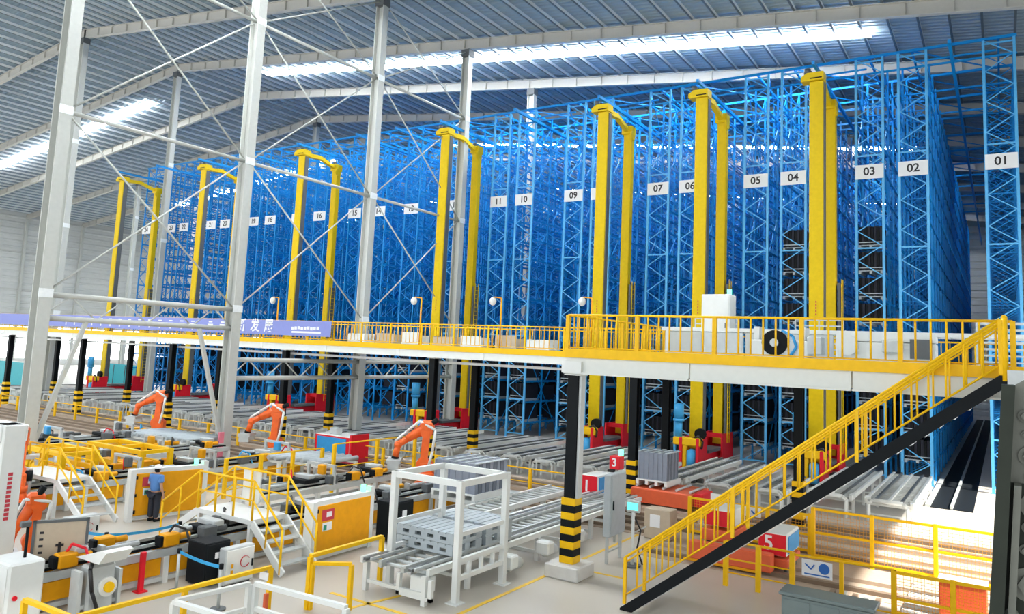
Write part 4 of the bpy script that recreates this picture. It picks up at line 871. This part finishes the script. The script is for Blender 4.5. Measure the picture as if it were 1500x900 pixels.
rail_frame('white guard rail at the bottom edge, front piece', (-13.25, 9.3, 0), (-11.2, 9.45, 0), .97, 'white', (.45,), .05, 2)
t = T('rail_tag', 'small white plate on the corner post of the foreground rail', 'tag', (-13.3, 11.5, .86)); P('plate', B().cbox((0, -.06, .08), (.26, .02, .16), .005), 'print', t)
ONE('red_strip', B().cbox((0, 0, .3), (.07, .1, .6), .01), 'rust', 'red strip standing beside the yellow corner post', 'strip', (-13.2, 11.45, 0))

# teal cover and far left clutter
t = T('teal_cover', 'teal sheet cover standing behind the leftmost crane', 'cover', (-78, 46.5, 0)); P('sheet', B().cbox((0, 0, 1.3), (9, .2, 2.6), .03), 'teal', t)
for i in range(5): P('seam', B().bx(-4.2+i*2.1, -4.12+i*2.1, -.14, -.1, .05, 2.5), 'dgrey', t)
t = T('teal_cover', 'pale teal sheet cover by the left wall windows', 'cover', (-88, 40, 0)); P('sheet', B().cbox((0, 0, 1.2), (14, .2, 2.4), .03), 'teal', t); P('cap', B().bx(-7, 7, -.15, .15, 2.4, 2.46), 'white', t)

# ------------------------------------------------------------------ person
def skin_obj(name, verts, edges, radii, m, par, root=0, sub=2):
    me = bpy.data.meshes.new(name); me.from_pydata(verts, edges, []); o = bpy.data.objects.new(name, me); COL.objects.link(o); o.parent = par
    me.materials.append(M[m])
    md = o.modifiers.new('skin', 'SKIN'); md.use_smooth_shade = True
    sv = me.skin_vertices[0].data if len(me.skin_vertices) else None
    if sv is None:
        bpy.context.view_layer.objects.active = o; o.modifiers.remove(md); md = o.modifiers.new('skin', 'SKIN'); sv = me.skin_vertices[0].data
    for i, r in enumerate(radii): sv[i].radius = (r, r) if not isinstance(r, tuple) else r; sv[i].use_root = (i == root)
    sb = o.modifiers.new('smooth', 'SUBSURF'); sb.levels = sub; sb.render_levels = sub; return o
def build_person(loc, rz):
    t = T('person', 'person in blue work shirt, dark trousers and white hard hat before the amber door', 'person', loc, rz)
    # facing local +y; x to the person's right
    V = [(0, 0, .92), (0, .0, 1.1), (0, 0, 1.3), (0, -.01, 1.42), (0, 0, 1.49), (0, .02, 1.58), (0, .03, 1.66)]; E = [(0, 1), (1, 2), (2, 3), (3, 4), (4, 5), (5, 6)]; Rr = [(.15, .11), (.14, .1), (.165, .11), (.12, .09), .055, (.078, .09), (.07, .085)]
    def chain(start, pts, rad):
        prev = start
        for p, r in zip(pts, rad): V.append(p); Rr.append(r); E.append((prev, len(V)-1)); prev = len(V)-1
        return prev
    for s in (-1, 1):
        chain(0, [(s*.1, 0, .86), (s*.11, .01 if s > 0 else -.01, .48), (s*.115, -.02, .1), (s*.12, .1, .045)], [.085, .06, .045, .04])
        h = chain(3, [(s*.19, 0, 1.40), (s*.255, -.03, 1.12), (s*.27, .1 if s < 0 else .06, .88), (s*.27, .13 if s < 0 else .08, .80)], [.06, .045, .034, .036])
        hx, hy, hz = V[h]
        for k, (dx, L) in enumerate(((-.03, .07), (-.01, .085), (.012, .08), (.032, .06))):
            chain(h, [(hx+dx*.4, hy+dx*.9+.01, hz-.045), (hx+dx*.4, hy+dx+.02, hz-.045-L)], [.011, .009])
        chain(h, [(hx-s*.03, hy+.03, hz-.01), (hx-s*.04, hy+.05, hz-.05)], [.011, .009])
    skin_obj('body', V, E, Rr, 'skin', t)
    sV = [(0, 0, .9), (0, 0, 1.1), (0, 0, 1.3), (0, -.01, 1.42), (-.19, 0, 1.40), (-.235, -.02, 1.2), (.19, 0, 1.40), (.235, -.02, 1.2), (0, 0, 1.47)]
    skin_obj('shirt', sV, [(0, 1), (1, 2), (2, 3), (3, 4), (4, 5), (3, 6), (6, 7), (3, 8)], [(.21, .16), (.2, .155), (.22, .165), (.16, .13), .1, .092, .1, .092, .075], 'shirt', t)
    tV = [(0, 0, .93), (-.1, 0, .84), (-.11, -.01, .48), (-.115, -.02, .1), (.1, 0, .84), (.11, .01, .48), (.115, -.02, .1)]
    skin_obj('trousers', tV, [(0, 1), (1, 2), (2, 3), (0, 4), (4, 5), (5, 6)], [(.2, .15), .13, .105, .085, .13, .105, .085], 'trousers', t)
    for s in (-1, 1): P('shoe', B().cbox((s*.12, .04, .045), (.1, .28, .09), .03), 'black', t)
    h = P('hard_hat', B().sph((0, .03, 1.66), .125, 16, 6, .95, 0).cyl((0, .045, 1.655), (0, .045, 1.672), .15, n=18), 'helmet', t)
    P('hair', B().sph((0, .01, 1.60), .095, 12, 6, 1.0), 'black', t)
    f = B().box((0, .125, 1.6), (.02, .03, .035)); P('nose', f, 'skin', t)
    P('eye', B().sph((-.03, .112, 1.62), .012, 8, 4), 'ink', t); P('eye', B().sph((.03, .112, 1.62), .012, 8, 4), 'ink', t); P('mouth', B().bx(-.025, .025, .108, .118, 1.545, 1.552), 'redink', t)
    for s in (-1, 1): P('ear', B().sph((s*.088, .02, 1.6), .022, 8, 4), 'skin', t)
build_person((-22.98, 15.1, 0), math.radians(10))
